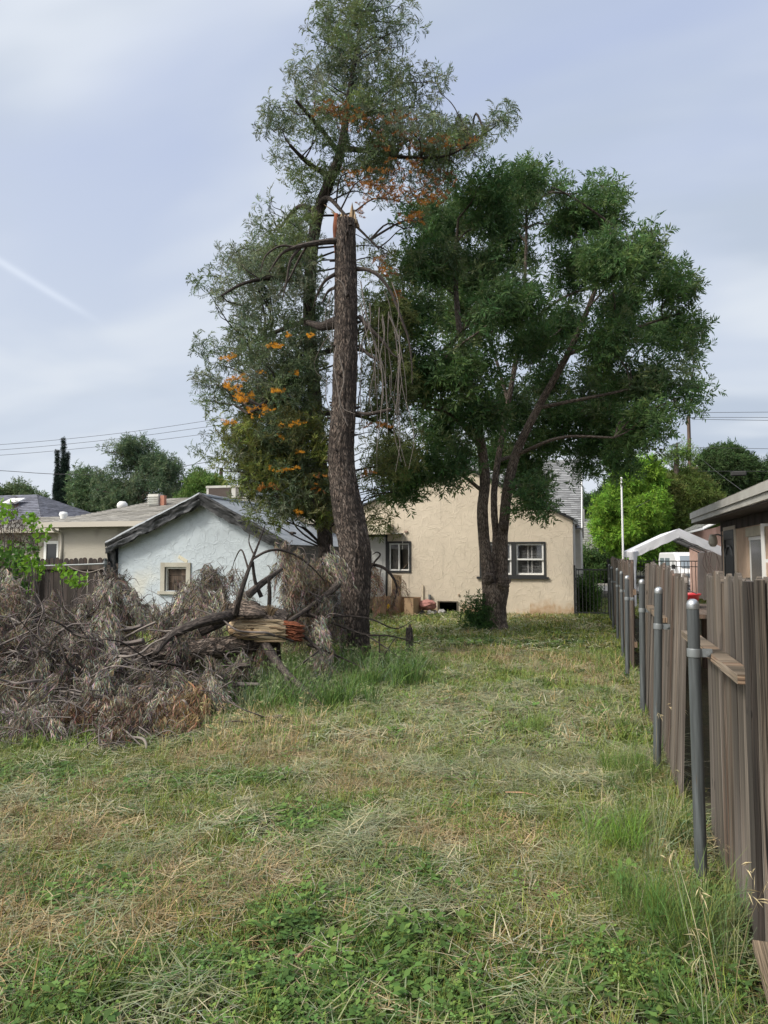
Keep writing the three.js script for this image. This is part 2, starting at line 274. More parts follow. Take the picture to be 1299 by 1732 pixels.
{
  const h = thing('cream_house', 'cream stucco house with black trimmed windows at the end of the yard', 'house');
  const XR = -0.40, XL = -7.88, YE = 2.70, AP = [-3.56, 4.32];
  const w1 = [-5.72, -5.10, 1.24, 2.06], w2 = [-2.96, -1.20, 1.14, 2.03], dr = [-6.66, -5.82, 0.45, 2.27], vt = [-4.22, -3.68, 0.02, 0.34];
  gableWall([[XL, 0], [XR, 0], [XR, YE], AP, [XL, YE]], [w1, w2, dr, vt], FZ, 0.18, M.cream, h).userData.label = 'gable wall of trowelled cream stucco';
  part('wall', bx(XR - 0.18, XR, 0, YE - 0.05, -24, FZ - 0.181), M.cream, h); part('wall', bx(XL, XL + 0.18, 0, YE - 0.05, -24, FZ - 0.181), M.cream, h);
  part('interior_floor', bx(XL + 0.18, XR - 0.18, 0.40, 0.44, -23.8, FZ - 0.19), mat([0.3, 0.26, 0.2]), h); part('interior_wall', bx(XL + 0.18, XR - 0.18, 0.44, 2.7, -23.9, -23.8), mat([0.25, 0.23, 0.2]), h);
  // wing roof
  for (const s of [0, 1]) {
    const xe = s ? XR + 0.10 : XL - 0.12, ye = YE - 0.03 + (s ? 0 : 0), a = V(xe, ye, FZ + 0.06), b = V(xe, ye, -27), c = V(AP[0], AP[1] + 0.05, -27), d = V(AP[0], AP[1] + 0.05, FZ + 0.06);
    slab(a, b, c, d, 0.05, M.blackTrim, h);
    courses(a, b, c, d, 0.16, M.roofGrey, h);
    part('fascia', beam(a.clone().add(V(0, -0.03, 0.012)), d.clone().add(V(0, -0.03, 0.012)), 0.022, 0.12, V(0, 0, 1)), M.blackTrim, h);
  }
  // main block behind, ridge across
  const m0 = -24, m1 = -33, mx = -0.22, ml = -4.6;
  part('wall', bx(mx - 0.2, mx, 0, 2.72, m1, m0), M.whiteDull, h); part('wall', bx(XR + 0.001, mx - 0.201, 0, 2.7, m0 - 0.2, m0), M.whiteDull, h); part('wall', bx(XL + 0.01, ml - 0.002, 0, 2.62, -24.3, -24.1), M.cream, h); part('wall', bx(ml, mx, 0, 2.7, m1, m1 + 0.2), M.cream, h); part('wall', bx(ml, ml + 0.2, 0, 2.7, m1, m0), M.cream, h);
  const gs = new THREE.Shape([[m0, 2.72], [m1, 2.72], [(m0 + m1) / 2, 5.38]].map(p => new THREE.Vector2(-p[0], p[1])));
  for (const x of [mx - 0.1, ml + 0.1]) part('gable', new THREE.ExtrudeGeometry(gs, { depth: 0.1, bevelEnabled: false }).rotateY(Math.PI / 2).translate(x - (x < -5 ? 0.1 : 0), 0, 0), M.whiteDull, h);
  const rid = (m0 + m1) / 2;
  for (const [ze, s] of [[m0 + 0.35, 1], [m1 - 0.35, -1]]) {
    const a = V(ml - 0.1, 2.56, ze), b = V(mx + 0.03, 2.56, ze), c = V(mx + 0.03, 5.45, rid), d = V(ml - 0.1, 5.45, rid);
    slab(a, b, c, d, 0.06, M.whiteDull, h); courses(a, b, c, d, 0.15, M.roofGrey, h);
    part('barge_board', beam(b.clone().add(V(0.015, -0.05, 0)), c.clone().add(V(0.015, -0.05, 0)), 0.16, 0.03, V(1, 0, 0)), M.white, h);
  }
  part('gutter_end', new THREE.CylinderGeometry(0.075, 0.06, 0.16, 12).rotateX(Math.PI / 2).translate(XR + 0.09, YE - 0.06, FZ + 0.02), M.zinc, h);
  part('downspout', bx(XR + 0.005, XR + 0.06, 0.05, 2.6, FZ - 0.5, FZ - 0.43), M.white, h);
  part('roof_vent', [bx(-1.75, -1.45, 3.45, 3.72, -25.2, -24.8)], M.white, h);
  // trims and windows
  const trim = (x0, x1, y0, y1, w, z1 = FZ + 0.03) => [bx(x0 - w, x0, y0 - w, y1 + w, FZ - 0.02, z1), bx(x1, x1 + w, y0 - w, y1 + w, FZ - 0.02, z1), bx(x0 + 0.001, x1 - 0.001, y1, y1 + w, FZ - 0.02, z1 - 0.002), bx(x0 + 0.001, x1 - 0.001, y0 - w, y0, FZ - 0.02, z1 - 0.002)];
  function sash(parent, x0, x1, y0, y1, z, w, name = 'sash') {
    const s = part(name, [bx(x0, x0 + w, y0, y1, z - 0.04, z), bx(x1 - w, x1, y0, y1, z - 0.04, z), bx(x0 + w, x1 - w, y1 - w, y1, z - 0.041, z - 0.001), bx(x0 + w, x1 - w, y0, y0 + w, z - 0.041, z - 0.001)], M.white, parent);
    part('pane', bx(x0 + w - 0.004, x1 - w + 0.004, y0 + w - 0.004, y1 - w + 0.004, z - 0.026, z - 0.022), M.glass, s); return s;
  }
  {
    const w = part('window', trim(...w1, 0.055), M.blackTrim, h, 'small two pane sliding window with black trim'), xm = (w1[0] + w1[1]) / 2 - 0.01;
    sash(w, w1[0] + 0.004, xm + 0.02, w1[2] + 0.004, w1[3] - 0.004, FZ - 0.02, 0.04); sash(w, xm - 0.02, w1[1] - 0.004, w1[2] + 0.004, w1[3] - 0.004, FZ - 0.064, 0.04);
    part('blind', bx(w1[0] + 0.05, xm, w1[2] + 0.05, w1[3] - 0.05, FZ - 0.19, FZ - 0.18), mat([0.16, 0.15, 0.14]), w);
    part('sloping_board', beam(V(-5.36, 1.26, FZ - 0.26), V(-5.05, 1.62, FZ - 0.26), 0.02, 0.2, V(0, 0, 1)), mat([0.3, 0.22, 0.15]), w);
    part('blind', bx(xm + 0.02, w1[1], w1[2] + 0.05, w1[3] - 0.02, FZ - 0.40, FZ - 0.39), mat([0.22, 0.19, 0.15]), w);
  }
  {
    const w = part('window', [...trim(...w2, 0.05), bx(-2.10, -1.98, w2[2] + 0.001, w2[3] - 0.001, FZ - 0.02, FZ + 0.024)], M.blackTrim, h, 'wide window of two white sashes with dark slatted blinds');
    part('sill', bx(w2[0] - 0.13, w2[1] + 0.13, w2[2] - 0.115, w2[2] - 0.052, FZ - 0.02, FZ + 0.07), M.blackTrim, w);
    for (const [x0, x1] of [[w2[0] + 0.004, -2.104], [-1.976, w2[1] - 0.004]]) {
      const ym = (w2[2] + w2[3]) / 2; sash(w, x0, x1, ym - 0.025, w2[3] - 0.004, FZ - 0.02, 0.045); sash(w, x0, x1, w2[2] + 0.004, ym + 0.02, FZ - 0.064, 0.05);
      const xc = (x0 + x1) / 2;
      for (let y = w2[2] + 0.07; y < w2[3] - 0.05; y += 0.042) { const sl = box(x1 - x0 - 0.06, 0.003, 0.044).rotateX(0.62).translate(xc, y, FZ - 0.15); part('blind_slat', sl, M.slat ??= mat([0.16, 0.165, 0.165], { roughness: 0.5 }), w); }
      for (const dx of [-0.055, 0.055]) part('blind_tape', bx(xc + dx - 0.012, xc + dx + 0.012, w2[2] + 0.06, w2[3] - 0.05, FZ - 0.127, FZ - 0.125), mat([0.5, 0.5, 0.5]), w);
    }
  }
  // door, its frame and the little awning
  {
    const d = part('door', bx(dr[0] + 0.03, dr[1] - 0.03, dr[2] + 0.01, dr[3] - 0.02, FZ - 0.10, FZ - 0.06), M.white, h, 'white six panel back door');
    for (const [y0, y1] of [[0.62, 1.18], [1.27, 1.83], [1.92, 2.14]]) for (const x of [dr[0] + 0.12, dr[0] + 0.47]) part('door_panel', rbox(0.26, y1 - y0, 0.03, 0.012, x + 0.13, (y0 + y1) / 2, FZ - 0.055), M.white, d);
    part('handle', new THREE.SphereGeometry(0.03, 10, 8).translate(dr[0] + 0.09, 1.33, FZ - 0.02), M.zinc, d);
    part('door_frame', [bx(dr[0] - 0.05, dr[0], dr[2], dr[3] + 0.05, FZ - 0.1, FZ + 0.03), bx(dr[1], dr[1] + 0.05, dr[2], dr[3] + 0.05, FZ - 0.1, FZ + 0.03), bx(dr[0] + 0.001, dr[1] - 0.001, dr[3], dr[3] + 0.05, FZ - 0.1, FZ + 0.028)], M.blackTrim, h);
    part('doorstep', [bx(dr[0] - 0.15, dr[1] + 0.15, 0.0, 0.42, FZ + 0.004, FZ + 0.45), bx(dr[0] - 0.15, dr[1] + 0.15, 0, 0.2, FZ + 0.454, FZ + 0.8)], mat([0.36, 0.30, 0.23], { map: T.patch }), h);
    const prof = []; for (let k = 0; k <= 10; k++) { const a = k / 10 * Math.PI / 2; prof.push([Math.sin(a) * 0.62, 2.36 + Math.cos(a) * 0.26]); }
    const s = new THREE.Shape([new THREE.Vector2(0, 2.33), ...prof.map(p => new THREE.Vector2(...p)), new THREE.Vector2(0.62, 2.33)]);
    part('awning', new THREE.ExtrudeGeometry(s, { depth: 1.02, bevelEnabled: true, bevelSize: 0.02, bevelThickness: 0.02, bevelSegments: 2 }).rotateY(-Math.PI / 2).translate(-5.62, 0, FZ + 0.03), mat([0.66, 0.60, 0.48], { map: T.patch }), h, 'small rounded cream awning over the back door');
    part('awning_bracket', bx(-5.62, -5.28, 2.33, 2.36, FZ, FZ + 0.3), mat([0.25, 0.25, 0.24]), h);
  }
  {
    part('crawl_vent', trim(vt[0], vt[1], vt[2], vt[3], 0.03), mat([0.12, 0.10, 0.08]), h, 'dark crawl space opening at the foot of the wall');
  }
  part('pipe', [wire([V(-4.68, 0.2, FZ + 0.04), V(-4.68, 0.5, FZ + 0.04), V(-4.68, 0.82, FZ + 0.04)], 0.018)], mat([0.60, 0.52, 0.38]), h);
  part('pipe', [wire([V(-4.47, 0.0, FZ + 0.07), V(-4.47, 0.3, FZ + 0.07), V(-4.47, 0.55, FZ + 0.07)], 0.04, 8)], M.zinc, h);
  part('tap', [wire([V(-4.86, 0.25, FZ + 0.01), V(-4.86, 0.32, FZ + 0.10), V(-4.86, 0.28, FZ + 0.14)], 0.016), box(0.09, 0.012, 0.012, -4.86, 0.38, FZ + 0.08)], M.dark, h);
  part('cable', wire([V(-5.20, 2.38, FZ + 0.03), V(-5.26, 2.2, FZ + 0.10), V(-5.28, 2.0, FZ + 0.10), V(-5.29, 1.86, FZ + 0.09)], 0.009), M.whiteDull, h);
  part('wall_fitting', rbox(0.10, 0.06, 0.05, 0.01, -5.19, 2.40, FZ + 0.03), mat([0.30, 0.22, 0.18]), h);
  part('wall_fitting', rbox(0.05, 0.06, 0.04, 0.01, -3.62, 0.55, FZ + 0.02), mat([0.35, 0.28, 0.2]), h);
}

// ================================================================ WHITE SHED under a tarp
{
  const Z = -14.5, XL = -10.72, XR = -6.48, YE = 1.93, AX = -8.42, AY = 2.90, ZB = -19.3;
  const s = thing('shed', 'small pale blue stucco shed with a black tarp over its roof', 'shed');
  const col = tex(512, 512, (u, v) => { const p = loop(u, v, 4, 4, 110, 5), q = loop(u, v, 22, 22, 111, 3), k = sstep(0.12, 0.4, loop(u, v, 3, 3, 112, 4)); const b = 0.92 + 0.10 * p + 0.05 * q; return [b * (1 + 0.07 * k), b * (1 + 0.02 * k), b * (1 - 0.05 * k)]; }, true, 1 / 4.4, 1 / 4.4);
  const blue = mat([0.53, 0.60, 0.65], { map: col, bumpMap: T.stuccoB, bumpScale: 0.014, roughness: 0.9 });
  gableWall([[XL, 0], [XR, 0], [XR, YE], [AX, AY], [XL, YE]], [[-9.44, -8.87, 0.87, 1.42]], Z, 0.16, blue, s);
  part('wall', bx(XR - 0.16, XR, 0, YE, ZB, Z - 0.161), blue, s); part('wall', bx(XL, XL + 0.16, 0, YE, ZB, Z - 0.161), blue, s);
  gableWall([[XL, 0], [XR, 0], [XR, YE], [AX, AY], [XL, YE]], [], ZB - 0.001, 0.16, blue, s);
  const fr = mat([0.44, 0.42, 0.36], { map: T.patch, bumpMap: T.woodBump, bumpScale: 0.004 });
  const w = part('window', [bx(-9.55, -9.44, 0.86, 1.52, Z - 0.03, Z + 0.035), bx(-8.87, -8.77, 0.86, 1.52, Z - 0.03, Z + 0.035), bx(-9.439, -8.871, 1.42, 1.52, Z - 0.03, Z + 0.033), bx(-9.60, -8.72, 0.79, 0.858, Z - 0.03, Z + 0.07)], fr, s, 'small boarded window in a peeling cream frame');
  part('inner_frame', [bx(-9.438, -9.40, 0.87, 1.418, Z - 0.08, Z - 0.02), bx(-8.91, -8.872, 0.87, 1.418, Z - 0.08, Z - 0.02), bx(-9.40, -8.91, 1.375, 1.418, Z - 0.08, Z - 0.022)], M.whiteDull, w);
  for (let i = 0; i < 3; i++) part('board', box(0.52, 0.166, 0.02, -9.155, 0.96 + i * 0.172, Z - 0.1 + i * 0.003, i * 3), mat([0.155, 0.118, 0.095], { map: T.wood[i] }), w);
  part('stucco_patch', rbox(0.26, 0.08, 0.012, 0.005).rotateZ(-0.5).translate(-8.98, 1.60, Z + 0.004), mat([0.60, 0.57, 0.45], { bumpMap: T.fine, bumpScale: 0.01 }), s);
  // roof boards
  const roofs = [[XL - 0.16, YE - 0.02], [XR + 0.20, YE - 0.06]];
  const blk = mat([0.026, 0.028, 0.031], { roughness: 0.65, bumpMap: T.tarp, bumpScale: 0.02 });
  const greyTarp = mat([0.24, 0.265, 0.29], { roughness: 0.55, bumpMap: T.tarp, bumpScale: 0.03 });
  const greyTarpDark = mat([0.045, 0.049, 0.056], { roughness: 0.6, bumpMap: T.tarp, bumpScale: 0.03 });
  roofs.forEach(([xe, ye], k) => {
    const a = V(xe, ye, Z + 0.22), b = V(xe, ye, ZB - 0.2), c = V(AX, AY + 0.10, ZB - 0.2), d = V(AX, AY + 0.10, Z + 0.22);
    slab(a, b, c, d, 0.05, blk, s);
    const out = k ? 1 : -1;
    // the sheet over the boards, wrinkled
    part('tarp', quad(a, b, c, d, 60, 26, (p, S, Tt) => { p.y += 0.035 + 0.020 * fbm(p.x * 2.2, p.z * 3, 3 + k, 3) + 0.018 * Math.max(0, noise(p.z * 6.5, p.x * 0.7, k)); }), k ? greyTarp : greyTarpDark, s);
    // gathered folds along the front verge
    const fold = (h, off, mtl, amp, y0) => part('tarp_fold', quad(a.clone().add(V(0, y0, off)), d.clone().add(V(0, y0, off)), d.clone().add(V(0, y0 - h, off - 0.02)), a.clone().add(V(0, y0 - h, off - 0.02)), 70, 4, (p, S, Tt) => {
      p.z += amp * fbm(S * 11 + k * 9, Tt * 2, off * 9, 4) * 1.6; p.y += Tt * 0.13 * fbm(S * 6.3, k * 3 + off * 20, 1, 5) + 0.012 * noise(S * 40, 2, k);
    }), mtl, s);
    fold(0.26, 0.02, blk, 0.035, 0.07); fold(0.13, 0.065, k ? blk : greyTarpDark, 0.045, k ? 0.075 : -0.05); fold(0.09, 0.085, blk, 0.03, 0.06);
    const roll = []; for (let i = 0; i <= 14; i++) roll.push(a.clone().lerp(d, i / 14).add(V(0, 0.07 + 0.012 * noise(i * 1.3, k), 0.02 + 0.01 * noise(i, 4))));
    part('tarp_roll', limb(roll, [0.04, 0.05, 0.035, 0.045], { rad: 8, seg: 60, lump: 0.5 }), k ? blk : greyTarp, s);
    // the flap hanging from the eave
    const fh = k ? 0.50 : 0.42, z1 = k ? ZB - 0.2 : Z - 0.9;
    part('tarp_flap', quad(V(xe + out * 0.02, ye + 0.05, Z + 0.2), V(xe + out * 0.02, ye + 0.05, z1), V(xe + out * 0.03, ye - fh, z1), V(xe - out * 0.02, ye - fh, Z + 0.2), 90, 8, (p, S, Tt) => {
      const q = noise(p.z * 4.2, 3 + k, Tt * 0.8); p.x += out * (0.05 * q * Tt + 0.03 * Math.max(0, noise(p.z * 9, k, 2)) * Tt); p.y += Tt * 0.09 * noise(p.z * 2.1, 7, k);
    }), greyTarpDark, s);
    for (let i = 0; i < 5; i++) { const t = R(0.1, 0.9), z = R(ZB, Z - 0.4), p = a.clone().lerp(d, t); part('tarp_weight', rbox(0.12, 0.05, 0.09, 0.015).rotateY(R(0, 3)).translate(p.x, p.y + 0.09, z), mat([0.06, 0.05, 0.045]), s); }
  });
  part('tarp_ridge', limb([V(AX, AY + 0.14, Z + 0.24), V(AX, AY + 0.13, -17), V(AX, AY + 0.14, ZB)], [0.06, 0.05, 0.06], { rad: 8, seg: 24, lump: 0.4 }), greyTarp, s);
  part('post_flap', quad(V(XL - 0.13, 1.95, Z + 0.16), V(XL + 0.02, 1.95, Z + 0.16), V(XL + 0.0, 1.30, Z + 0.06), V(XL - 0.16, 1.30, Z + 0.10), 6, 16, (p, S, Tt) => { p.z += 0.05 * noise(S * 4, Tt * 5); p.x += 0.05 * noise(Tt * 4, 3, S); }), blk, s);
}

// ================================================================ BEIGE HOUSE behind the left fence
{
  const h = thing('beige_house', 'beige neighbouring house with a weathered grey hip roof behind the shed', 'house');
  const Z = -19, XL = -16.3, XR = -7.4, bg = mat([0.42, 0.395, 0.345], { bumpMap: T.fine, bumpScale: 0.01, map: tex(512, 256, (u, v) => { const p = loop(u, v, 6, 3, 120, 5), st = sstep(0.05, 0.35, loop(u, v, 5, 2.5, 121, 4)) ; const b = 0.95 + 0.08 * p - 0.20 * st; return [b, b, b * 0.99]; }, true, 1 / 6, 1 / 3) });
  part('wall', bx(XL, XR, 0, 2.66, Z - 0.2, Z), bg, h); part('wall', bx(XL, XL + 0.2, 0, 2.66, -28, Z - 0.201), bg, h); part('wall', bx(XR - 0.2, XR, 0, 2.66, -28, Z - 0.201), bg, h);
  const ez = Z + 0.35, eb = -28.4, exl = XL - 0.32, exr = XR + 0.3, y = 2.72, zr = (ez + eb) / 2, yr = 3.86, rl = V(-15.2, yr, zr), rr = V(-9.6, yr, zr);
  const A = V(exl, y, ez), B = V(exr, y, ez), C = V(exr, y, eb), D = V(exl, y, eb);
  slab(A, B, rr, rl, 0.05, M.whiteDull, h); courses(A, B, rr, rl, 0.2, M.roofTan, h); courses(D, A, rl, rl, 0.2, M.roofTan, h); courses(B, C, rr, rr, 0.2, M.roofTan, h); courses(C, D, rl, rr, 0.2, M.roofTan, h);
  part('soffit', quad(A.clone().add(V(0, -0.12, 0)), B.clone().add(V(0, -0.12, 0)), C.clone().add(V(0, -0.12, 0)), D.clone().add(V(0, -0.12, 0))), M.whiteDull, h);
  const gut = mat([0.45, 0.42, 0.36], { roughness: 0.6 });
  part('gutter', [bx(exl, exr, y - 0.14, y + 0.02, ez, ez + 0.10), bx(exl - 0.10, exl - 0.001, y - 0.14, y + 0.02, eb, ez + 0.10)], gut, h);
  part('downspout', [wire([V(XL + 0.08, 2.60, ez + 0.05), V(XL + 0.10, 2.48, ez - 0.05), V(XL + 0.14, 2.38, Z + 0.06), V(XL + 0.14, 1.4, Z + 0.06), V(XL + 0.14, 0.1, Z + 0.06)], 0.045, 8, 40)], gut, h);
  part('roof_turbine', [lathe([[0.0, 0.36], [0.10, 0.35], [0.17, 0.28], [0.19, 0.2], [0.17, 0.12], [0.12, 0.08], [0.11, -0.1]], 0, 0, 0, 18).translate(-16.15, 3.30, -22.0)], mat([0.62, 0.63, 0.62], { roughness: 0.5 }), h);
  { const v = part('roof_vent', bx(-14.82, -14.40, 3.45, 3.85, -21.9, -21.6), M.whiteDull, h); for (let i = 0; i < 4; i++) part('louvre', box(0.44, 0.015, 0.06, -14.61, 3.52 + i * 0.08, -21.58).translate(0, 0, 0), M.whiteDull, v); }
  part('flue', bx(-14.36, -14.20, 3.4, 3.80, -21.8, -21.65), mat([0.35, 0.16, 0.11]), h);
  // lower wing to the left with a window
  part('wall', bx(-20.6, XL - 0.002, 0, 2.66, -20.7, -20.5), bg, h);
  const e = V(-21, 2.62, -20.1), f = V(XL - 0.43, 2.62, -20.1); slab(e, f, V(XL - 0.43, 3.15, -22.2), V(-20.2, 3.15, -22.2), 0.05, M.whiteDull, h); courses(e, f, V(XL - 0.43, 3.15, -22.2), V(-20.2, 3.15, -22.2), 0.2, M.roofTan, h);
  part('gutter', bx(-21, XL - 0.43, 2.48, 2.62, -20.1, -20.0), gut, h);
  const w = part('window', [bx(-18.15, -18.05, 1.2, 2.2, -20.52, -20.46), bx(-17.02, -16.92, 1.2, 2.2, -20.52, -20.46), bx(-18.049, -17.021, 2.1, 2.2, -20.52, -20.462), bx(-17.62, -17.55, 1.2, 2.099, -20.52, -20.464)], M.white, h, 'window with a red valance');
  part('pane', bx(-18.05, -17.02, 1.2, 2.1, -20.498, -20.494), mat([0.02, 0.022, 0.026], { roughness: 0.05 }), w);
  part('valance', quad(V(-17.55, 2.1, -20.485), V(-17.03, 2.1, -20.485), V(-17.03, 1.78, -20.475), V(-17.55, 1.72, -20.475), 14, 4, (p, S) => { p.z += 0.008 * Math.sin(S * 40); }), mat([0.42, 0.05, 0.08], { map: T.patch }), w);
  part('roof_vent', lathe([[0, 0.32], [0.12, 0.3], [0.15, 0.2], [0.1, 0.12], [0.1, -0.1]], -18.0, 2.95, -21.2, 14), M.white, h);
}
{
  const c = thing('evaporative_cooler', 'boxy white evaporative cooler with brown louvred sides on the roof', 'cooler');
  const p0 = onZ(349, 846, -22.6), p1 = onZ(414, 820, -22.6), w = p1.x - p0.x, y0 = 3.72, y1 = p1.y, z = -22.6;
  const wt = mat([0.50, 0.50, 0.47], { map: T.patch });
  part('cabinet', [bx(p0.x, p0.x + 0.09, y0, y1 - 0.08, z - 0.9, z), bx(p0.x + w * 0.66, p0.x + w * 0.66 + 0.16, y0, y1 - 0.08, z - 0.9, z), bx(p0.x + 0.09, p1.x + 0.2, y0, y1 - 0.08, z - 0.9, z - 0.03), bx(p0.x - 0.02, p1.x + 0.22, y1 - 0.08, y1, z - 0.92, z + 0.02)], wt, c);
  for (let i = 0; i < 9; i++) part('louvre', box(w * 0.60, 0.05, 0.008).rotateX(0.6).translate(p0.x + 0.09 + w * 0.285, y0 + 0.04 + i * (y1 - y0 - 0.12) / 9, z - 0.012), mat([0.16, 0.13, 0.115]), c);
  part('louvre_panel', bx(p0.x + w * 0.66 + 0.18, p0.x + w * 0.66 + 0.42, y0, y1 - 0.1, z - 0.03, z - 0.01), mat([0.16, 0.15, 0.14]), c);
  part('stand', [bx(p0.x + 0.05, p0.x + 0.12, y0 - 0.5, y0, z - 0.1, z - 0.03), bx(p1.x, p1.x + 0.07, y0 - 0.5, y0, z - 0.1, z - 0.03), bx(p0.x + 0.05, p0.x + 0.12, y0 - 0.3, y0, z - 0.85, z - 0.78), bx(p1.x, p1.x + 0.07, y0 - 0.3, y0, z - 0.85, z - 0.78)], M.zinc, c);
}
{
  const h = thing('blue_roof_house', 'far house with a slate blue shingle roof at the left edge', 'house');
  const z0 = -27, z1 = -36, yr = 5.0, ye = 2.7, xr = -24.2;
  part('wall', [bx(-45, xr, 0, ye, z1, z0)], mat([0.4, 0.38, 0.36]), h);
  const A = V(-46, ye, z0 + 0.4), B = V(xr + 0.6, ye, z0 + 0.4), C = V(-28.5, yr, (z0 + z1) / 2), D = V(-46, yr, (z0 + z1) / 2); courses(A, B, C, D, 0.25, M.roofBlue, h); courses(B, V(xr + 0.6, ye, z1 - 0.4), C, C, 0.25, M.roofBlue, h); slab(A, B, C, D, 0.06, M.whiteDull, h);
  part('flue', new THREE.CylinderGeometry(0.16, 0.16, 1.4, 12).translate(-33.4, 5.1, -30.4), M.zinc, h);
  part('skylight', box(0.9, 0.06, 0.7).rotateX(0.42).translate(-28.6, 4.55, -30.0), M.white, h);
}

// ================================================================ FAR HOUSES beyond the gate
{
  const h = thing('green_roof_house', 'house across the street with a grey green shingle roof and white fascia', 'house');
  const z = -46.5, a = onZ(979, 938, z), b = onZ(1012, 938, z), yt = onZ(990, 877, z - 3).y;
  part('wall', bx(a.x - 8, b.x - 0.4, 0, a.y, z - 7, z - 0.4), mat([0.55, 0.45, 0.33]), h);
  const A = V(a.x - 8, a.y, z), B = V(b.x, a.y, z), C = V(b.x, yt, z - 3.5), D = V(a.x - 8, yt, z - 3.5); courses(A, B, C, D, 0.28, M.roofGreen, h); slab(A, B, C, D, 0.08, M.white, h);
  courses(V(b.x, a.y, z - 7), V(a.x - 8, a.y, z - 7), D, C, 0.28, M.roofGreen, h);
  part('fascia', bx(a.x - 8, b.x + 0.02, a.y - 0.25, a.y - 0.02, z + 0.01, z + 0.06), M.white, h);
  part('gable', [new THREE.ExtrudeGeometry(new THREE.Shape([[-z + 0.2, a.y - 0.1], [-z + 6.8, a.y - 0.1], [-z + 3.5, yt - 0.15]].map(p => new THREE.Vector2(...p))), { depth: 0.1, bevelEnabled: false }).rotateY(Math.PI / 2).translate(b.x - 0.3, 0, 0)], mat([0.45, 0.4, 0.33]), h);
  part('chimney_pipe', [new THREE.CylinderGeometry(0.12, 0.12, 0.9, 10).translate(b.x - 0.9, yt + 0.2, z - 3.2)], M.whiteDull, h);
  part('door', bx(b.x - 1.4, b.x - 0.7, 0.2, 2.1, z - 0.4, z - 0.36), M.white, h);
}
{
  const h = thing('dark_roof_house', 'house with a dark brown roof partly hidden by the bright green trees', 'house');
  const z = -56, a = onZ(1000, 925, z), b = onZ(1045, 925, z), yt = onZ(1020, 882, z - 3).y;
  part('wall', bx(a.x - 4, b.x + 1, 0, a.y, z - 6, z - 0.3), mat([0.3, 0.25, 0.2]), h);
  const A = V(a.x - 4, a.y, z), B = V(b.x + 1, a.y, z), C = V(b.x + 1, yt, z - 3), D = V(a.x - 4, yt, z - 3), dk = mat([0.13, 0.115, 0.10], { map: T.shingle }); courses(A, B, C, D, 0.3, dk, h); courses(V(b.x + 1, a.y, z - 6), V(a.x - 4, a.y, z - 6), D, C, 0.3, dk, h);
}

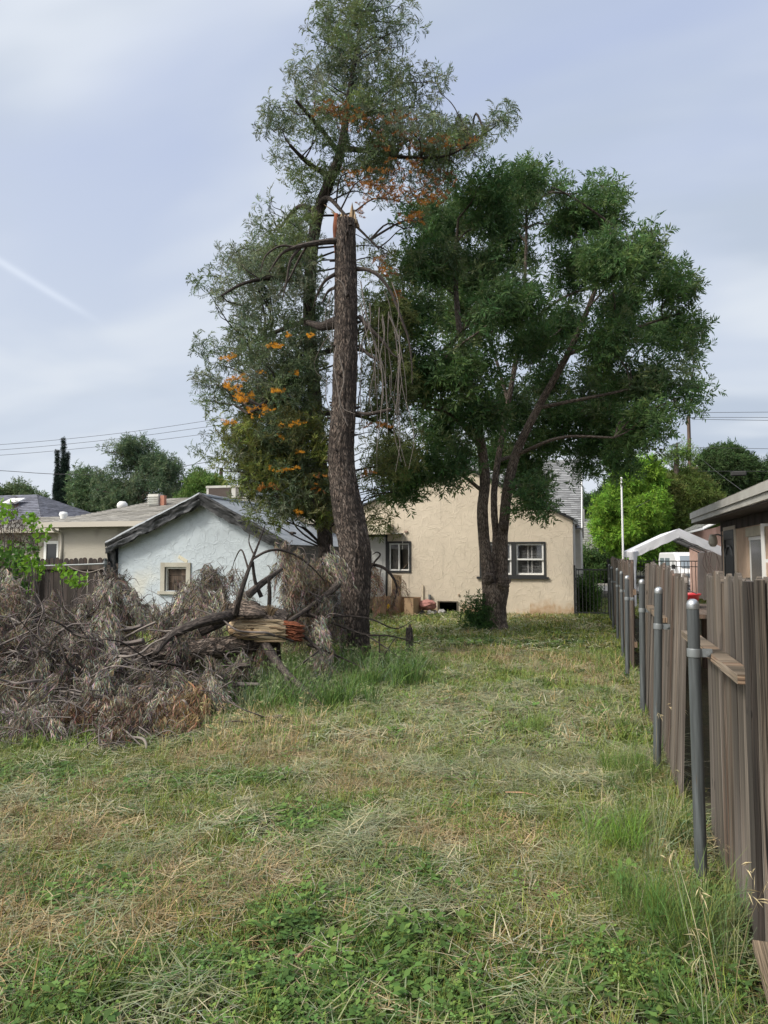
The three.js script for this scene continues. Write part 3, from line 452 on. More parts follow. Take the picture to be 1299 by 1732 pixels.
// ================================================================ TAN HOUSE over the right fence
{
  const h = thing('tan_house', 'tan board sided house with a pale grey gutter over the right fence', 'house');
  const X = 3.2, Z1 = -19.3, Z0 = -6, ex = 2.68;
  const tan = [0, 1, 2].map(k => mat([[0.70, 0.52, 0.385], [0.67, 0.495, 0.37], [0.72, 0.535, 0.40]][k], { map: T.patch, bumpMap: T.woodBump, bumpScale: 0.003 }));
  part('wall', bx(X + 0.02, X + 0.2, 0, 2.5, Z1, Z0), mat([0.16, 0.11, 0.08]), h);
  part('wall', bx(X + 0.2, X + 6, 0, 2.5, Z1, Z1 + 0.2), tan[0], h); part('wall', bx(X + 0.2, X + 6, 0, 2.5, Z0 - 0.2, Z0), tan[0], h);
  for (let z = Z1, i = 0; z < Z0 - 0.1; z += 0.2, i++) part('siding_board', box(0.022, 2.42, 0.188, X + 0.008 + R(0, 0.003), 1.21, z + 0.1, i), tan[i % 3], h);
  part('corner_board', bx(X - 0.012, X - 0.001, 0, 2.3, Z1 - 0.02, Z1 + 0.1), mat([0.13, 0.11, 0.10]), h);
  part('frieze_board', bx(X - 0.02, X - 0.002, 2.28, 2.50, Z1 - 0.01, Z0), mat([0.11, 0.098, 0.095], { map: T.wood[1] }), h);
  part('soffit', bx(ex, X - 0.003, 2.50, 2.53, Z1 - 0.8, Z0), mat([0.12, 0.108, 0.105]), h);
  const g = mat([0.50, 0.50, 0.475], { roughness: 0.5, map: T.patch });
  part('gutter', [bx(ex - 0.09, ex, 2.64, 2.79, Z1 - 0.82, Z0), bx(ex - 0.055, ex - 0.001, 2.53, 2.639, Z1 - 0.815, Z0)], g, h, 'pale grey stepped gutter along the eave');
  const A = V(ex - 0.03, 2.80, Z1 - 0.8), B = V(ex - 0.03, 2.80, Z0), C = V(ex + 3.6, 3.9, Z0), D = V(ex + 3.6, 3.9, Z1 - 0.8); slab(A, B, C, D, 0.08, g, h); courses(A, B, C, D, 0.2, M.roofTan, h);
  slab(V(ex + 7.2, 2.8, Z0), V(ex + 7.2, 2.8, Z1 - 0.8), D, C, 0.08, g, h);
  // security door
  const d0 = -18.75, d1 = -17.55;
  const f = part('door_frame', [bx(X - 0.04, X - 0.004, 0.1, 2.36, d0 - 0.09, d0), bx(X - 0.04, X - 0.004, 0.1, 2.36, d1, d1 + 0.11), bx(X - 0.04, X - 0.004, 2.28, 2.279 + 0.08, d0 + 0.001, d1 - 0.001)], mat([0.62, 0.56, 0.47]), h);
  const dd = part('security_door', [bx(X - 0.05, X - 0.02, 0.12, 2.27, d0 + 0.002, d0 + 0.09), bx(X - 0.05, X - 0.02, 0.12, 2.27, d1 - 0.09, d1 - 0.002), bx(X - 0.05, X - 0.021, 2.06, 2.27, d0 + 0.09, d1 - 0.09), bx(X - 0.05, X - 0.021, 0.12, 0.3, d0 + 0.09, d1 - 0.09), bx(X - 0.02, X - 0.008, 0.12, 2.27, d0 + 0.01, d1 - 0.01)], M.black, h, 'black steel security door with an arched grille');
  for (let i = 1; i < 9; i++) part('bar', new THREE.CylinderGeometry(0.012, 0.012, 1.4, 6).translate(X - 0.04, 1.0, d0 + 0.09 + i * (d1 - d0 - 0.18) / 9), mat([0.08, 0.085, 0.09], { roughness: 0.4 }), dd);
  const arc = []; for (let k = 0; k <= 12; k++) { const a = k / 12 * Math.PI; arc.push(V(X - 0.045, 1.66 + 0.24 * Math.sin(a), (d0 + d1) / 2 - Math.cos(a) * 0.42)); } part('arch', wire(arc, 0.022, 6), mat([0.16, 0.165, 0.17]), dd);
  const lamp = part('wall_lamp', [lathe([[0.0, 0.16], [0.07, 0.15], [0.10, 0.05], [0.11, -0.06], [0.06, -0.14], [0, -0.15]], X - 0.22, 2.05, -19.15, 12)], mat([0.5, 0.47, 0.40], { roughness: 0.4 }), h); part('lamp_arm', wire([V(X, 2.16, -19.15), V(X - 0.1, 2.2, -19.15), V(X - 0.22, 2.18, -19.15)], 0.02), M.zinc, lamp);
  // windows nearer
  for (const [z0, z1, lab] of [[-15.95, -14.75, 'screened window under a cream header'], [-14.15, -12.9, 'white window with small panes']]) {
    const y0 = 0.95, y1 = z0 < -15 ? 2.05 : 2.25;
    const w = part('window', [bx(X - 0.04, X - 0.004, y0, y1, z0, z0 + 0.09), bx(X - 0.04, X - 0.004, y0, y1, z1 - 0.09, z1), bx(X - 0.07, X - 0.004, y1 - 0.07, y1, z0 + 0.09, z1 - 0.09), bx(X - 0.07, X - 0.004, y0, y0 + 0.07, z0 + 0.09, z1 - 0.09)], M.white, h, lab);
    part('pane', bx(X - 0.034, X - 0.03, y0 + 0.07, y1 - 0.07, z0 + 0.09, z1 - 0.09), mat([0.06, 0.058, 0.056], { roughness: 0.15 }), w);
    if (z0 < -15) part('header', bx(X - 0.10, X - 0.004, y1 + 0.004, y1 + 0.19, z0 - 0.04, z1 + 0.04), mat([0.56, 0.52, 0.42], { map: T.patch, bumpMap: T.woodBump, bumpScale: 0.01 }), w);
    else for (const y of [1.4, 1.8]) part('muntin', bx(X - 0.065, X - 0.035, y, y + 0.035, z0 + 0.09, z1 - 0.09), M.white, w);
    if (z0 > -15) part('open_sash', [bx(X - 0.2, X - 0.08, y1 - 0.05, y1, z0 - 0.03, z0), bx(X - 0.2, X - 0.08, y0, y0 + 0.05, z0 - 0.03, z0), bx(X - 0.2, X - 0.15, y0 + 0.05, y1 - 0.05, z0 - 0.03, z0), bx(X - 0.15, X - 0.08, 1.55, 1.61, z0 - 0.03, z0)], M.white, w);
  }
}
{
  const h = thing('pink_house', 'pink house with a white fascia behind the tan house', 'house');
  const z = -27, x0 = onZ(1196, 900, z).x, y = onZ(1196, 892, z).y;
  part('wall', bx(x0 + 0.3, x0 + 8, 0, y, z - 7, z), mat([0.58, 0.38, 0.31], { map: T.patch, bumpMap: T.fine, bumpScale: 0.008 }), h);
  const A = V(x0 - 0.2, y, z + 0.4), B = V(x0 - 0.2, y, z - 7.2), C = V(x0 + 4, y + 2.0, z - 7.2), D = V(x0 + 4, y + 2.0, z + 0.4); slab(A, B, C, D, 0.10, M.white, h); courses(A, B, C, D, 0.25, M.roofGreen, h);
  part('fascia', beam(A.clone().add(V(0, -0.06, 0.03)), D.clone().add(V(0, -0.06, 0.03)), 0.03, 0.2, V(0, 0, 1)), M.white, h);
  gableWall([[x0 + 0.3, y - 0.01], [x0 + 8, y - 0.01], [x0 + 8, y + 1.7], [x0 + 4, y + 1.8]], [], z - 0.003, 0.15, mat([0.58, 0.38, 0.31], { map: T.patch }), h, 'gable');
}

// ================================================================ CANOPY TENT, VAN, IRON FENCE in the neighbour's yard
{
  const t = thing('canopy_tent', 'white gabled canopy tent standing in the yard over the right fence', 'tent');
  const z0 = -24, z1 = -30, xc = 2.76, hw = 1.42, ya = 2.54, ye = 1.86;
  const wt = new THREE.MeshPhysicalMaterial({ color: lin(0.80, 0.81, 0.86), roughness: 0.6, transmission: 0.30, thickness: 0, side: THREE.DoubleSide, bumpMap: T.tarp, bumpScale: 0.01 });
  for (const s of [-1, 1]) {
    part('roof_sheet', quad(V(xc, ya, z0), V(xc, ya, z1), V(xc + s * hw, ye, z1), V(xc + s * hw, ye, z0), 24, 10, (p, S, Tt) => { p.y -= 0.03 * Math.sin(S * Math.PI * 5) ** 2 * Math.sin(Tt * Math.PI); }), wt, t);
    part('front_valance', quad(V(xc, ya + 0.004, z0 + 0.03), V(xc + s * hw, ye + 0.004, z0 + 0.03), V(xc + s * hw, ye - 0.27, z0 + 0.03), V(xc, ya - 0.28, z0 + 0.03), 16, 3, (p, S, Tt) => { p.z += 0.025 * noise(S * 9, Tt * 2, s); p.y += 0.012 * Math.sin(S * 22) * Tt; }), wt, t);
    part('side_valance', quad(V(xc + s * hw, ye, z0), V(xc + s * hw, ye, z1), V(xc + s * hw * 1.01, ye - 0.22, z1), V(xc + s * hw * 1.01, ye - 0.22, z0), 30, 3, (p, S, Tt) => { p.x += 0.03 * noise(S * 20, Tt, s); }), wt, t);
    for (let i = 0; i < 4; i++) { const z = z0 - 0.08 - i * 1.94; part('rafter', wire([V(xc, ya - 0.04, z), V(xc + s * hw * 0.5, (ya + ye) / 2 - 0.045, z), V(xc + s * hw * 0.98, ye - 0.05, z)], 0.022, 6), mat([0.20, 0.20, 0.21]), t); part('leg', new THREE.CylinderGeometry(0.022, 0.022, ye - 0.05, 8).translate(xc + s * hw * 0.97, (ye - 0.05) / 2, z), M.white, t); }
    for (const f of [0.33, 0.66]) part('purlin', wire([V(xc + s * hw * f, mix(ya, ye, f) - 0.04, z0 - 0.05), V(xc + s * hw * f, mix(ya, ye, f) - 0.04, z1)], 0.02, 6), mat([0.20, 0.20, 0.21]), t);
  }
  // a rolled side wall tied at the front left leg, and a hanging one at the right
  part('rolled_wall', limb([V(xc - hw + 0.02, ye - 0.02, z0 + 0.02), V(xc - hw + 0.05, 1.35, z0), V(xc - hw + 0.04, 0.8, z0), V(xc - hw + 0.05, 0.05, z0)], [0.16, 0.085, 0.07, 0.08], { rad: 14, seg: 40, lump: 0.35 }), wt, t);
  part('side_wall', quad(V(xc + hw - 0.02, ye - 0.05, z0 - 0.3), V(xc + hw - 0.02, ye - 0.05, z1), V(xc + hw - 0.06, 0.05, z1), V(xc + hw - 0.06, 0.05, z0 - 0.3), 50, 8, (p, S, Tt) => { p.x -= 0.08 * noise(S * 24, Tt, 3) + 0.06; }), mat([0.62, 0.52, 0.47], { roughness: 0.8, map: T.patch }), t);
  for (let i = 0; i < 7; i++) { const x = xc + hw - 0.15 - R(0, 0.5), z = z0 - R(0.2, 1.2), y = ye - 0.02; part('cord', wire([V(x, y, z), V(x + R(-0.1, 0.1), y - R(0.3, 0.5), z), V(x + R(-0.15, 0.15), y - R(0.6, 1.1), z)], 0.010, 4), mat([0.30, 0.22, 0.20]), t); }
}
{
  const p = far(1166, 1000, 34), v = thing('white_van', 'white van parked behind the black iron fence', 'van', V(p.x, 0, p.z));
  v.rotation.y = 0.1;
  const wh = mat([0.72, 0.73, 0.74], { roughness: 0.3 }), gl = mat([0.20, 0.24, 0.28], { roughness: 0.08 });
  const side = new THREE.Shape([[-2.3, 0.35], [2.3, 0.35], [2.36, 0.9], [2.0, 1.08], [1.35, 1.72], [1.0, 1.80], [-2.1, 1.80], [-2.32, 1.5]].map(q => new THREE.Vector2(...q)));
  part('body', new THREE.ExtrudeGeometry(side, { depth: 1.66, bevelEnabled: true, bevelSize: 0.07, bevelThickness: 0.09, bevelSegments: 4 }).translate(0, 0, -0.83).rotateY(-Math.PI / 2), wh, v);
  part('windscreen', quad(V(-0.74, 1.68, 1.49), V(0.74, 1.68, 1.49), V(0.80, 1.14, 2.05), V(-0.80, 1.14, 2.05), 6, 2, q => { q.z += 0.06 - 0.05 * q.x * q.x; q.y += 0.03; }), gl, v);
  for (const s of [-1, 1]) { for (const z of [-1.4, -0.2]) part('side_window', bx(s * 0.925 - 0.006, s * 0.925 + 0.006, 1.12, 1.6, z - 0.5, z + 0.5), gl, v); for (const z of [-1.5, 1.5]) { const w = part('wheel', new THREE.CylinderGeometry(0.33, 0.33, 0.22, 20).rotateZ(Math.PI / 2).translate(s * 0.78, 0.33, z), M.black, v); part('rim', new THREE.CylinderGeometry(0.19, 0.19, 0.24, 16).rotateZ(Math.PI / 2).translate(s * 0.79, 0.33, z), M.zinc, w); } part('headlight', rbox(0.34, 0.16, 0.06, 0.02, s * 0.62, 0.82, 2.42), gl, v); part('mirror', rbox(0.16, 0.2, 0.1, 0.03, s * 1.02, 1.2, 1.55), M.black, v); }
  part('grille', rbox(0.7, 0.14, 0.05, 0.02, 0, 0.82, 2.44), M.black, v); part('bumper', rbox(1.75, 0.22, 0.18, 0.05, 0, 0.48, 2.40), mat([0.4, 0.4, 0.42]), v); part('rear_window', bx(-0.7, 0.7, 1.15, 1.62, -2.44, -2.40), gl, v);
}
function ironFence(g, x0, x1, z, h, gap, r, posts) {
  for (const y of [0.12, h - 0.02]) part('rail', bx(x0, x1, y - 0.02, y + 0.02, z - 0.018, z + 0.018), M.black, g);
  for (let x = x0 + gap / 2; x < x1; x += gap) part('picket', bx(x - r, x + r, 0.14, h - 0.041, z - r, z + r), M.black, g);
  for (const x of posts) part('post', [bx(x - 0.033, x + 0.033, 0, h + 0.05, z - 0.033 - 0.06, z + 0.033 - 0.06), bx(x - 0.04, x + 0.04, h + 0.051, h + 0.07, z - 0.10, z - 0.02)], M.black, g);
}
{
  const g = thing('iron_gate', 'black iron picket gate beside the cream house corner', 'gate');
  ironFence(g, -0.31, 0.50, -20.42, 1.32, 0.098, 0.009, []);
  part('stile', [bx(-0.335, -0.311, 0.06, 1.34, -20.435, -20.405), bx(0.501, 0.53, 0.06, 1.34, -20.435, -20.405)], M.black, g);
  part('post', [bx(-0.395, -0.345, 0, 1.42, -20.455, -20.40)], M.black, g); part('hinge', [bx(-0.345, -0.33, 0.3, 0.38, -20.44, -20.42), bx(-0.345, -0.33, 1.0, 1.08, -20.44, -20.42)], M.black, g);
}
{
  const g = thing('iron_fence', 'black iron picket fence across the yard beyond the tent', 'fence');
  ironFence(g, 0.72, 7.5, -31, 1.50, 0.14, 0.011, [0.8, 2.6, 4.4, 4.95, 6.6]); part('rail', bx(0.72, 7.5, 1.24, 1.27, -31.015, -30.985), M.black, g);
}
{
  const p = onZ(1051, 809, -25.2), b = thing('white_pole', 'slender white pole standing beside the tent', 'pole', V(p.x, 0, -25.2));
  part('shaft', [new THREE.CylinderGeometry(0.030, 0.036, p.y, 10).translate(0, p.y / 2, 0)], M.white, b); part('cap', [new THREE.SphereGeometry(0.04, 10, 8).translate(0, p.y, 0)], M.white, b);
}
// neighbours' odds and ends seen through the fence gap
{
  const p = onX(1152, 1000, 1.25), c = thing('red_tub', 'red plastic tub behind the gap in the fence', 'tub', V(p.x, 0, p.z));
  part('tub', [lathe([[0.0, 0.95], [0.20, 0.95], [0.24, 1.11], [0.26, 1.12], [0.26, 1.14], [0.23, 1.14], [0.19, 0.97], [0, 0.97]], 0, 0, 0, 20)], mat([0.45, 0.03, 0.04], { roughness: 0.4 }), c);
  part('handle', [wire([V(-0.25, 1.12, 0), V(0, 1.2, 0.12), V(0.25, 1.12, 0)], 0.008)], M.zinc, c);
  const q = thing('bench', 'weathered workbench under the red tub', 'bench', V(p.x, 0, p.z));
  part('top', [box(0.9, 0.05, 2.2, 0.05, 0.92, 0.2)], mat([0.16, 0.13, 0.11], { map: T.wood[1] }), q); for (const [x, z] of [[-0.3, -0.8], [0.4, -0.8], [-0.3, 1.2], [0.4, 1.2]]) part('leg', [box(0.07, 0.89, 0.07, x, 0.445, z)], mat([0.12, 0.10, 0.09], { map: T.wood[0] }), q);
}

// ================================================================ UTILITY POLES AND WIRES
function utilityPole(name, label, p, h, arms, r = 0.15) {
  const t = thing(name, label, 'utility pole', V(p.x, 0, p.z), 'utility poles');
  part('shaft', limb([V(0, 0, 0), V(0, h * 0.5, 0), V(0, h, 0)], [r, r * 0.85, r * 0.7], { rad: 12, seg: 20, lump: 0.08 }), mat([0.17, 0.125, 0.10], { map: T.wood[2], bumpMap: T.woodBump, bumpScale: 0.01 }), t);
  for (const [y, w, dx] of arms) { const a = part('crossarm', box(w, 0.12, 0.1, dx, y, r + 0.06), mat([0.13, 0.10, 0.085], { map: T.wood[1] }), t); for (const s of [-0.45, -0.2, 0.2, 0.45]) part('insulator', lathe([[0.02, 0], [0.05, 0.03], [0.03, 0.08], [0.045, 0.12], [0, 0.15]], dx + s * w, y + 0.06, r + 0.06, 8), mat([0.3, 0.3, 0.32], { roughness: 0.3 }), a); }
  return t;
}
{
  const p = far(1171, 942, 45), py = y => far(1171, y, 45).y;
  utilityPole('utility_pole', 'tall wooden utility pole behind the tent', p, py(700), [[py(792), 1.2, -0.15], [py(820), 1.5, 0.1]]);
  const q = far(372, 942, 52), qy = y => far(372, y, 52).y; utilityPole('utility_pole', 'utility pole top showing above the rooftop cooler', q, qy(790), [], 0.18);
  const wires = [[[1171, 698], [1299, 697], [1450, 696]], [[1171, 706], [1299, 706], [1450, 706]], [[1171, 709], [1299, 711], [1450, 712]], [[1171, 757], [1299, 759], [1450, 762]], [[1171, 797], [1240, 797], [1299, 797], [1450, 795]]];
  const where = ['topmost thin wire right of the tall pole', 'second thin wire right of the tall pole', 'third thin wire right of the tall pole', 'thin wire midway up right of the tall pole', 'lowest thin wire right of the tall pole'];
  wires.forEach((w, i) => tag(part('power_line', wire(w.map(([x, y]) => far(x, y, 45)), 0.014, 4), M.cable, scene), where[i], 'wire', 'power lines'));
  const drop = part('power_line', wire([far(1173, 765, 45), far(1215, 800, 38), far(1262, 835, 30), far(1299, 868, 24)], 0.012, 4), M.cable, scene); tag(drop, 'slanting wire dropping from the tall pole to the tan house', 'wire', 'power lines');
  const guy = part('power_line', wire([far(1168, 806, 45), far(1120, 835, 40), far(1075, 858, 36)], 0.012, 4), M.cable, scene); tag(guy, 'slanting wire crossing the bright green trees', 'wire', 'power lines');
  const split = tag(part('splice_box', [rbox(0.9, 0.3, 0.3, 0.08).translate(...far(1249, 801, 45).toArray())], M.dark, scene), 'dark splice box hanging on the lowest wire', 'splice box');
  const left = [[[-150, 758], [0, 752], [200, 733], [360, 710], [480, 690]], [[-150, 769], [0, 761], [200, 742], [350, 722], [480, 704]], [[-150, 776], [0, 770], [200, 752], [340, 735], [480, 716]], [[-150, 790], [0, 796], [100, 802], [230, 800], [372, 778]]];
  const lw = ['topmost of the wires above the cypress', 'second of the wires above the cypress', 'third of the wires above the cypress', 'dark sagging wire crossing the cypress'];
  left.forEach((w, i) => tag(part('power_line', wire(w.map(([x, y]) => far(x, y, 46)), i == 3 ? 0.018 : 0.012, 4), M.cable, scene), lw[i], 'wire', 'power lines'));
}

// ================================================================ DARK DOG-EARED FENCE on the left
{
  const f = thing('dark_fence', 'dark brown round topped plank fence left of the shed', 'fence');
  const dk = [0, 1, 2].map(k => mat([[0.060, 0.047, 0.044], [0.052, 0.042, 0.041], [0.07, 0.054, 0.048]][k], { map: T.wood[k], bumpMap: T.woodBump, bumpScale: 0.006 }));
  const sh = new THREE.Shape(); sh.moveTo(-0.068, 0.03); sh.lineTo(0.068, 0.03); sh.lineTo(0.068, 1.53); sh.quadraticCurveTo(0.066, 1.62, 0, 1.625); sh.quadraticCurveTo(-0.066, 1.62, -0.068, 1.53);
  const pg = new THREE.ExtrudeGeometry(sh, { depth: 0.02, bevelEnabled: false, curveSegments: 4 });
  for (let x = -10.9, i = 0; x > -17.5; x -= 0.142, i++) { const m = part('plank', pg, dk[i % 3], f); m.position.set(x, R(-0.02, 0.02), -15 + R(-0.006, 0.006)); m.rotation.z = R(-0.01, 0.01); }
  for (const y of [0.35, 1.40]) part('rail', box(6.7, 0.13, 0.05, -14.2, y, -14.945), mat([0.085, 0.07, 0.06], { map: T.wood[0] }), f);
  for (const x of [-11.15, -13.4, -15.7]) part('post', box(0.1, 1.45, 0.09, x, 0.73, -14.87), mat([0.13, 0.105, 0.085], { map: T.wood[1] }), f);
}
{
  const g = thing('pipe_rail_fence', 'bent steel pipe rail and post in front of the dark fence', 'fence');
  const a = onZ(178, 952, -14.2), b = onZ(75, 957, -14.2), c = onZ(-60, 962, -14.2);
  part('post', new THREE.CylinderGeometry(0.035, 0.035, 1.62, 10).translate(a.x, 0.81, -14.2), M.steel, g); part('post', new THREE.CylinderGeometry(0.035, 0.035, 1.45, 10).translate(onZ(42, 960, -14.2).x, 0.72, -14.2), M.steel, g);
  part('rail', wire([a.clone().add(V(0, -0.02, 0.04)), onZ(140, 955, -14.16), b, c], 0.022, 6), M.zinc, g); part('loose_wire', wire([onZ(178, 960, -14.1), onZ(150, 968, -14.1), onZ(130, 964, -14.1), onZ(115, 957, -14.1)], 0.012, 5), M.twigPale, g);
  part('clamp', new THREE.CylinderGeometry(0.05, 0.05, 0.07, 10).translate(a.x, a.y, -14.2), M.zinc, g);
}

// ================================================================ WEATHERED PLANK FENCE on the right and the steel posts before it
{
  const tint = [[0.20, 0.18, 0.165], [0.17, 0.155, 0.145], [0.235, 0.212, 0.19], [0.155, 0.142, 0.135], [0.21, 0.185, 0.165]];
  const red = [[0.19, 0.15, 0.132], [0.18, 0.145, 0.128], [0.185, 0.165, 0.15]];
  const wm = [tint, red].map(s => s.map((c, k) => mat(c, { map: T.wood[k % 3], bumpMap: T.woodBump, bumpScale: 0.010, roughness: 0.95 })));
  const railM = mat([0.27, 0.23, 0.185], { map: T.wood[1], bumpMap: T.woodBump, bumpScale: 0.008 }); const turned = g => { const u = g.attributes.uv; for (let i = 0; i < u.count; i++) u.setXY(i, u.getY(i), u.getX(i)); return g; };
  const darkPost = mat([0.075, 0.066, 0.062], { map: T.wood[0], bumpMap: T.woodBump, bumpScale: 0.008 });
  // a plank with a worn, uneven top and a little warp
  function plank(w, h, t, ou) {
    const nx = 4, ny = 10, g = box(w, h, t, 0, h / 2, 0, ou).toNonIndexed();
    const b = new THREE.BoxGeometry(w, h, t, nx, ny, 1).translate(0, h / 2, 0), p = b.attributes.position, u = b.attributes.uv, n = b.attributes.normal, bend = R(-0.004, 0.004), tw = R(-0.008, 0.008);
    const top = []; for (let i = 0; i <= nx; i++) top.push(R(-0.018, 0.012) - (i == 0 || i == nx ? R(0, 0.022) : 0));
    for (let i = 0; i < p.count; i++) {
      const x = p.getX(i), y = p.getY(i), z = p.getZ(i), k = Math.round((x / w + 0.5) * nx), f = y / h;
      const edge = Math.abs(x) > w * 0.49 ? 1 + 0.05 * noise(y * 5 + ou, ou, x * 3) : 1;
      p.setXYZ(i, x * edge, y > h - 1e-4 ? y + top[k] : y, z + bend * Math.sin(f * 3.1) * 1.5 + tw * x / w * f);
      u.setXY(i, (Math.abs(n.getX(i)) > 0.5 ? z : x) + ou * 0.37, y + ou * 0.21);
    }
    b.computeVertexNormals(); return b;
  }
  const shapes = []; for (let i = 0; i < 14; i++) shapes.push(plank(0.1405, 1, 0.019, i * 1.7));
  function row(f, x, z0, z1, h, set, { lean = 0, w = 0.142, base = 0.02, skip = () => false, hv = 0.03 } = {}) {
    let i = 0; for (let z = z0; z > z1; z -= w, i++) {
      if (skip(z)) continue;
      const m = part('plank', pick(shapes), pick(wm[set(z)]), f), hh = h(z) + R(-hv, hv); m.scale.set(1, hh, 1); m.position.set(x + R(-0.0025, 0.0025), base, z - w / 2); m.rotation.set(R(-0.006, 0.006), Math.PI / 2 + R(-0.015, 0.015), 0, 'ZYX'); m.rotation.z = lean + R(-0.004, 0.004);
    }
  }
  const near = thing('plank_fence', 'nearest run of the weathered plank fence at the right edge', 'fence', null, 'runs of the plank fence');
  row(near, 0.675, -1.2, -4.50, z => 1.545 + 0.01 * Math.sin(z * 5), () => 0, { hv: 0.018 });
  part('rail', turned(bx(0.585, 0.662, 1.125, 1.165, -5.1, -3.26)), railM, near, 'pale grey rail nailed along the planks');
  part('post', box(0.05, 1.55, 0.09, 0.636, 0.775, -3.20, 4), darkPost, near, 'dark squared post'); part('batten', box(0.03, 1.56, 0.05, 0.645, 0.78, -3.10, 9), wm[0][2], near);
  part('kick_board', beam(V(0.635, 0.20, -3.05), V(0.62, 0.04, -2.45), 0.02, 0.13, V(1, 0, 0), 3), mat([0.30, 0.25, 0.19], { map: T.wood[1], bumpMap: T.woodBump, bumpScale: 0.012 }), near, 'broken pale board at the foot of the planks');
  const mid = thing('plank_fence', 'leaning middle run of the weathered plank fence past the dark gap', 'fence', null, 'runs of the plank fence');
  row(mid, 0.575, -5.2, -8.75, z => 1.50 + (z < -6.2 ? 0.05 : 0) + (z > -5.6 ? -0.01 : 0), z => rnd() < 0.45 ? 1 : 0, { lean: -0.05, w: 0.1405, hv: 0.02 });
  part('rail', turned(beam(V(0.60, 1.13, -6.3), V(0.605, 1.14, -7.8), 0.04, 0.08, V(1, 0, 0))), railM, mid); 
  part('post', box(0.09, 1.45, 0.09, 0.74, 0.73, -6.9, 3), darkPost, mid);
  const low = thing('plank_fence', 'short dark low run of planks between the taller fence runs', 'fence', null, 'runs of the plank fence');
  row(low, 0.72, -8.80, -10.85, z => 1.16 + 0.03 * Math.sin(z * 3), () => 0, { hv: 0.03 }); part('rail', bx(0.74, 0.78, 0.9, 0.98, -10.9, -8.8), railM, low);
  const end = thing('plank_fence', 'far reddish run of the plank fence reaching to the gate', 'fence', null, 'runs of the plank fence');
  row(end, 0.60, -10.9, -20.25, z => 1.55 + 0.05 * sstep(-14, -20, z), z => z > -13.5 ? (rnd() < 0.75 ? 1 : 0) : 0, { hv: 0.03 });
  part('rail', bx(0.62, 0.66, 1.1, 1.18, -20.2, -10.9), railM, end); part('rail', bx(0.62, 0.66, 0.35, 0.43, -20.2, -10.9), railM, end);
  for (const z of [-13, -15.4, -17.8, -20.15]) part('post', box(0.09, 1.6, 0.09, 0.71, 0.8, z, z), darkPost, end);

  const words = ['nearest grey steel fence post with a domed cap', 'second grey steel fence post, before the leaning planks', 'third grey steel fence post, at the far end of the leaning planks', 'fourth grey steel fence post, before the reddish planks', 'fifth steel fence post, slim and grey in the far run', 'sixth steel fence post, toward the gate', 'seventh steel fence post, near the gate', 'eighth and farthest steel fence post, close to the gate'];
  [-3.94, -5.87, -7.84, -9.94, -12.2, -14.3, -16.6, -18.9].forEach((z, i) => {
    const p = thing('steel_post', words[i], 'fence post', V(i == 1 ? 0.475 : i == 3 ? 0.47 : 0.515, 0, z), 'steel fence posts'); p.rotation.z = [0.004, -0.03, -0.012, -0.015, 0.0, -0.01, 0.01, 0][i]; p.rotation.x = [0.0, 0.012, 0, -0.01, 0, 0, 0, 0][i];
    const h = [1.415, 1.40, 1.40, 1.385, 1.40, 1.42, 1.42, 1.45][i], r = i < 4 ? 0.030 : 0.026;
    part('tube', lathe([[r, 0], [r, h - 0.001], [r * 0.9, h]], 0, 0, 0, 24), M.steel, p);
    part('cap', lathe([[r * 1.03, h - 0.03], [r * 1.07, h - 0.026], [r * 1.07, h - 0.006], [r * 1.0, h], [r * 0.9, h + 0.008], [r * 0.68, h + 0.016], [r * 0.35, h + 0.021], [0, h + 0.022]], 0, 0, 0, 24), i < 4 ? M.steelCap : M.zinc, p);
    const y = [1.165, 1.12, 1.10, 1.1, 1.1, 1.1, 1.1, 1.1][i];
    const b = part('clamp', lathe([[r * 1.10, y - 0.022], [r * 1.18, y - 0.018], [r * 1.18, y + 0.018], [r * 1.10, y + 0.022]], 0, 0, 0, 24), M.zinc, p);
    part('clamp_lug', [box(0.055, 0.040, 0.006, r + 0.026, y, 0.008), box(0.055, 0.040, 0.006, r + 0.026, y, -0.008)], M.zinc, b); part('bolt', [new THREE.CylinderGeometry(0.007, 0.007, 0.05, 8).rotateX(Math.PI / 2).translate(r + 0.035, y, 0.005), new THREE.CylinderGeometry(0.013, 0.013, 0.009, 6).rotateX(Math.PI / 2).translate(r + 0.035, y, 0.02)], M.zinc, b);
  });
}

// ================================================================ FOLIAGE PIECES
function leaves(list) { // list of [base, dir, side, length, width, tint]
  const pos = [], col = [], idx = [];
  for (const [b, d, s, L, w, c, drop = 0.12] of list) {
    const n = d.clone().cross(s).normalize(), k = pos.length / 3;
    const m = b.clone().addScaledVector(d, L * 0.45), tip = b.clone().addScaledVector(d, L).add(V(0, -drop * L, 0));
    const l = m.clone().addScaledVector(s, w / 2).addScaledVector(n, w * 0.15), r = m.clone().addScaledVector(s, -w / 2).addScaledVector(n, w * 0.15);
    for (const q of [b, l, tip, r]) { pos.push(q.x, q.y, q.z); col.push(...c); }
    idx.push(k, k + 1, k + 2, k, k + 2, k + 3);
  }
  const g = new THREE.BufferGeometry(); g.setAttribute('position', new THREE.Float32BufferAttribute(pos, 3)); g.setAttribute('color', new THREE.Float32BufferAttribute(col, 3)); g.setIndex(idx); g.computeVertexNormals(); return g;
}
const tintOf = (a = 0.25, h = 0.12) => { const b = 1 + R(-a, a), k = R(-h, h); return [b * (1 + k), b, b * (1 - k * 0.8)]; };
const rdir = () => { const z = R(-1, 1), a = R(0, 6.283), q = Math.sqrt(1 - z * z); return V(q * Math.cos(a), z, q * Math.sin(a)); };
const perp = d => { const s = d.clone().cross(rdir()); return s.lengthSq() < 1e-4 ? V(1, 0, 0) : s.normalize(); };
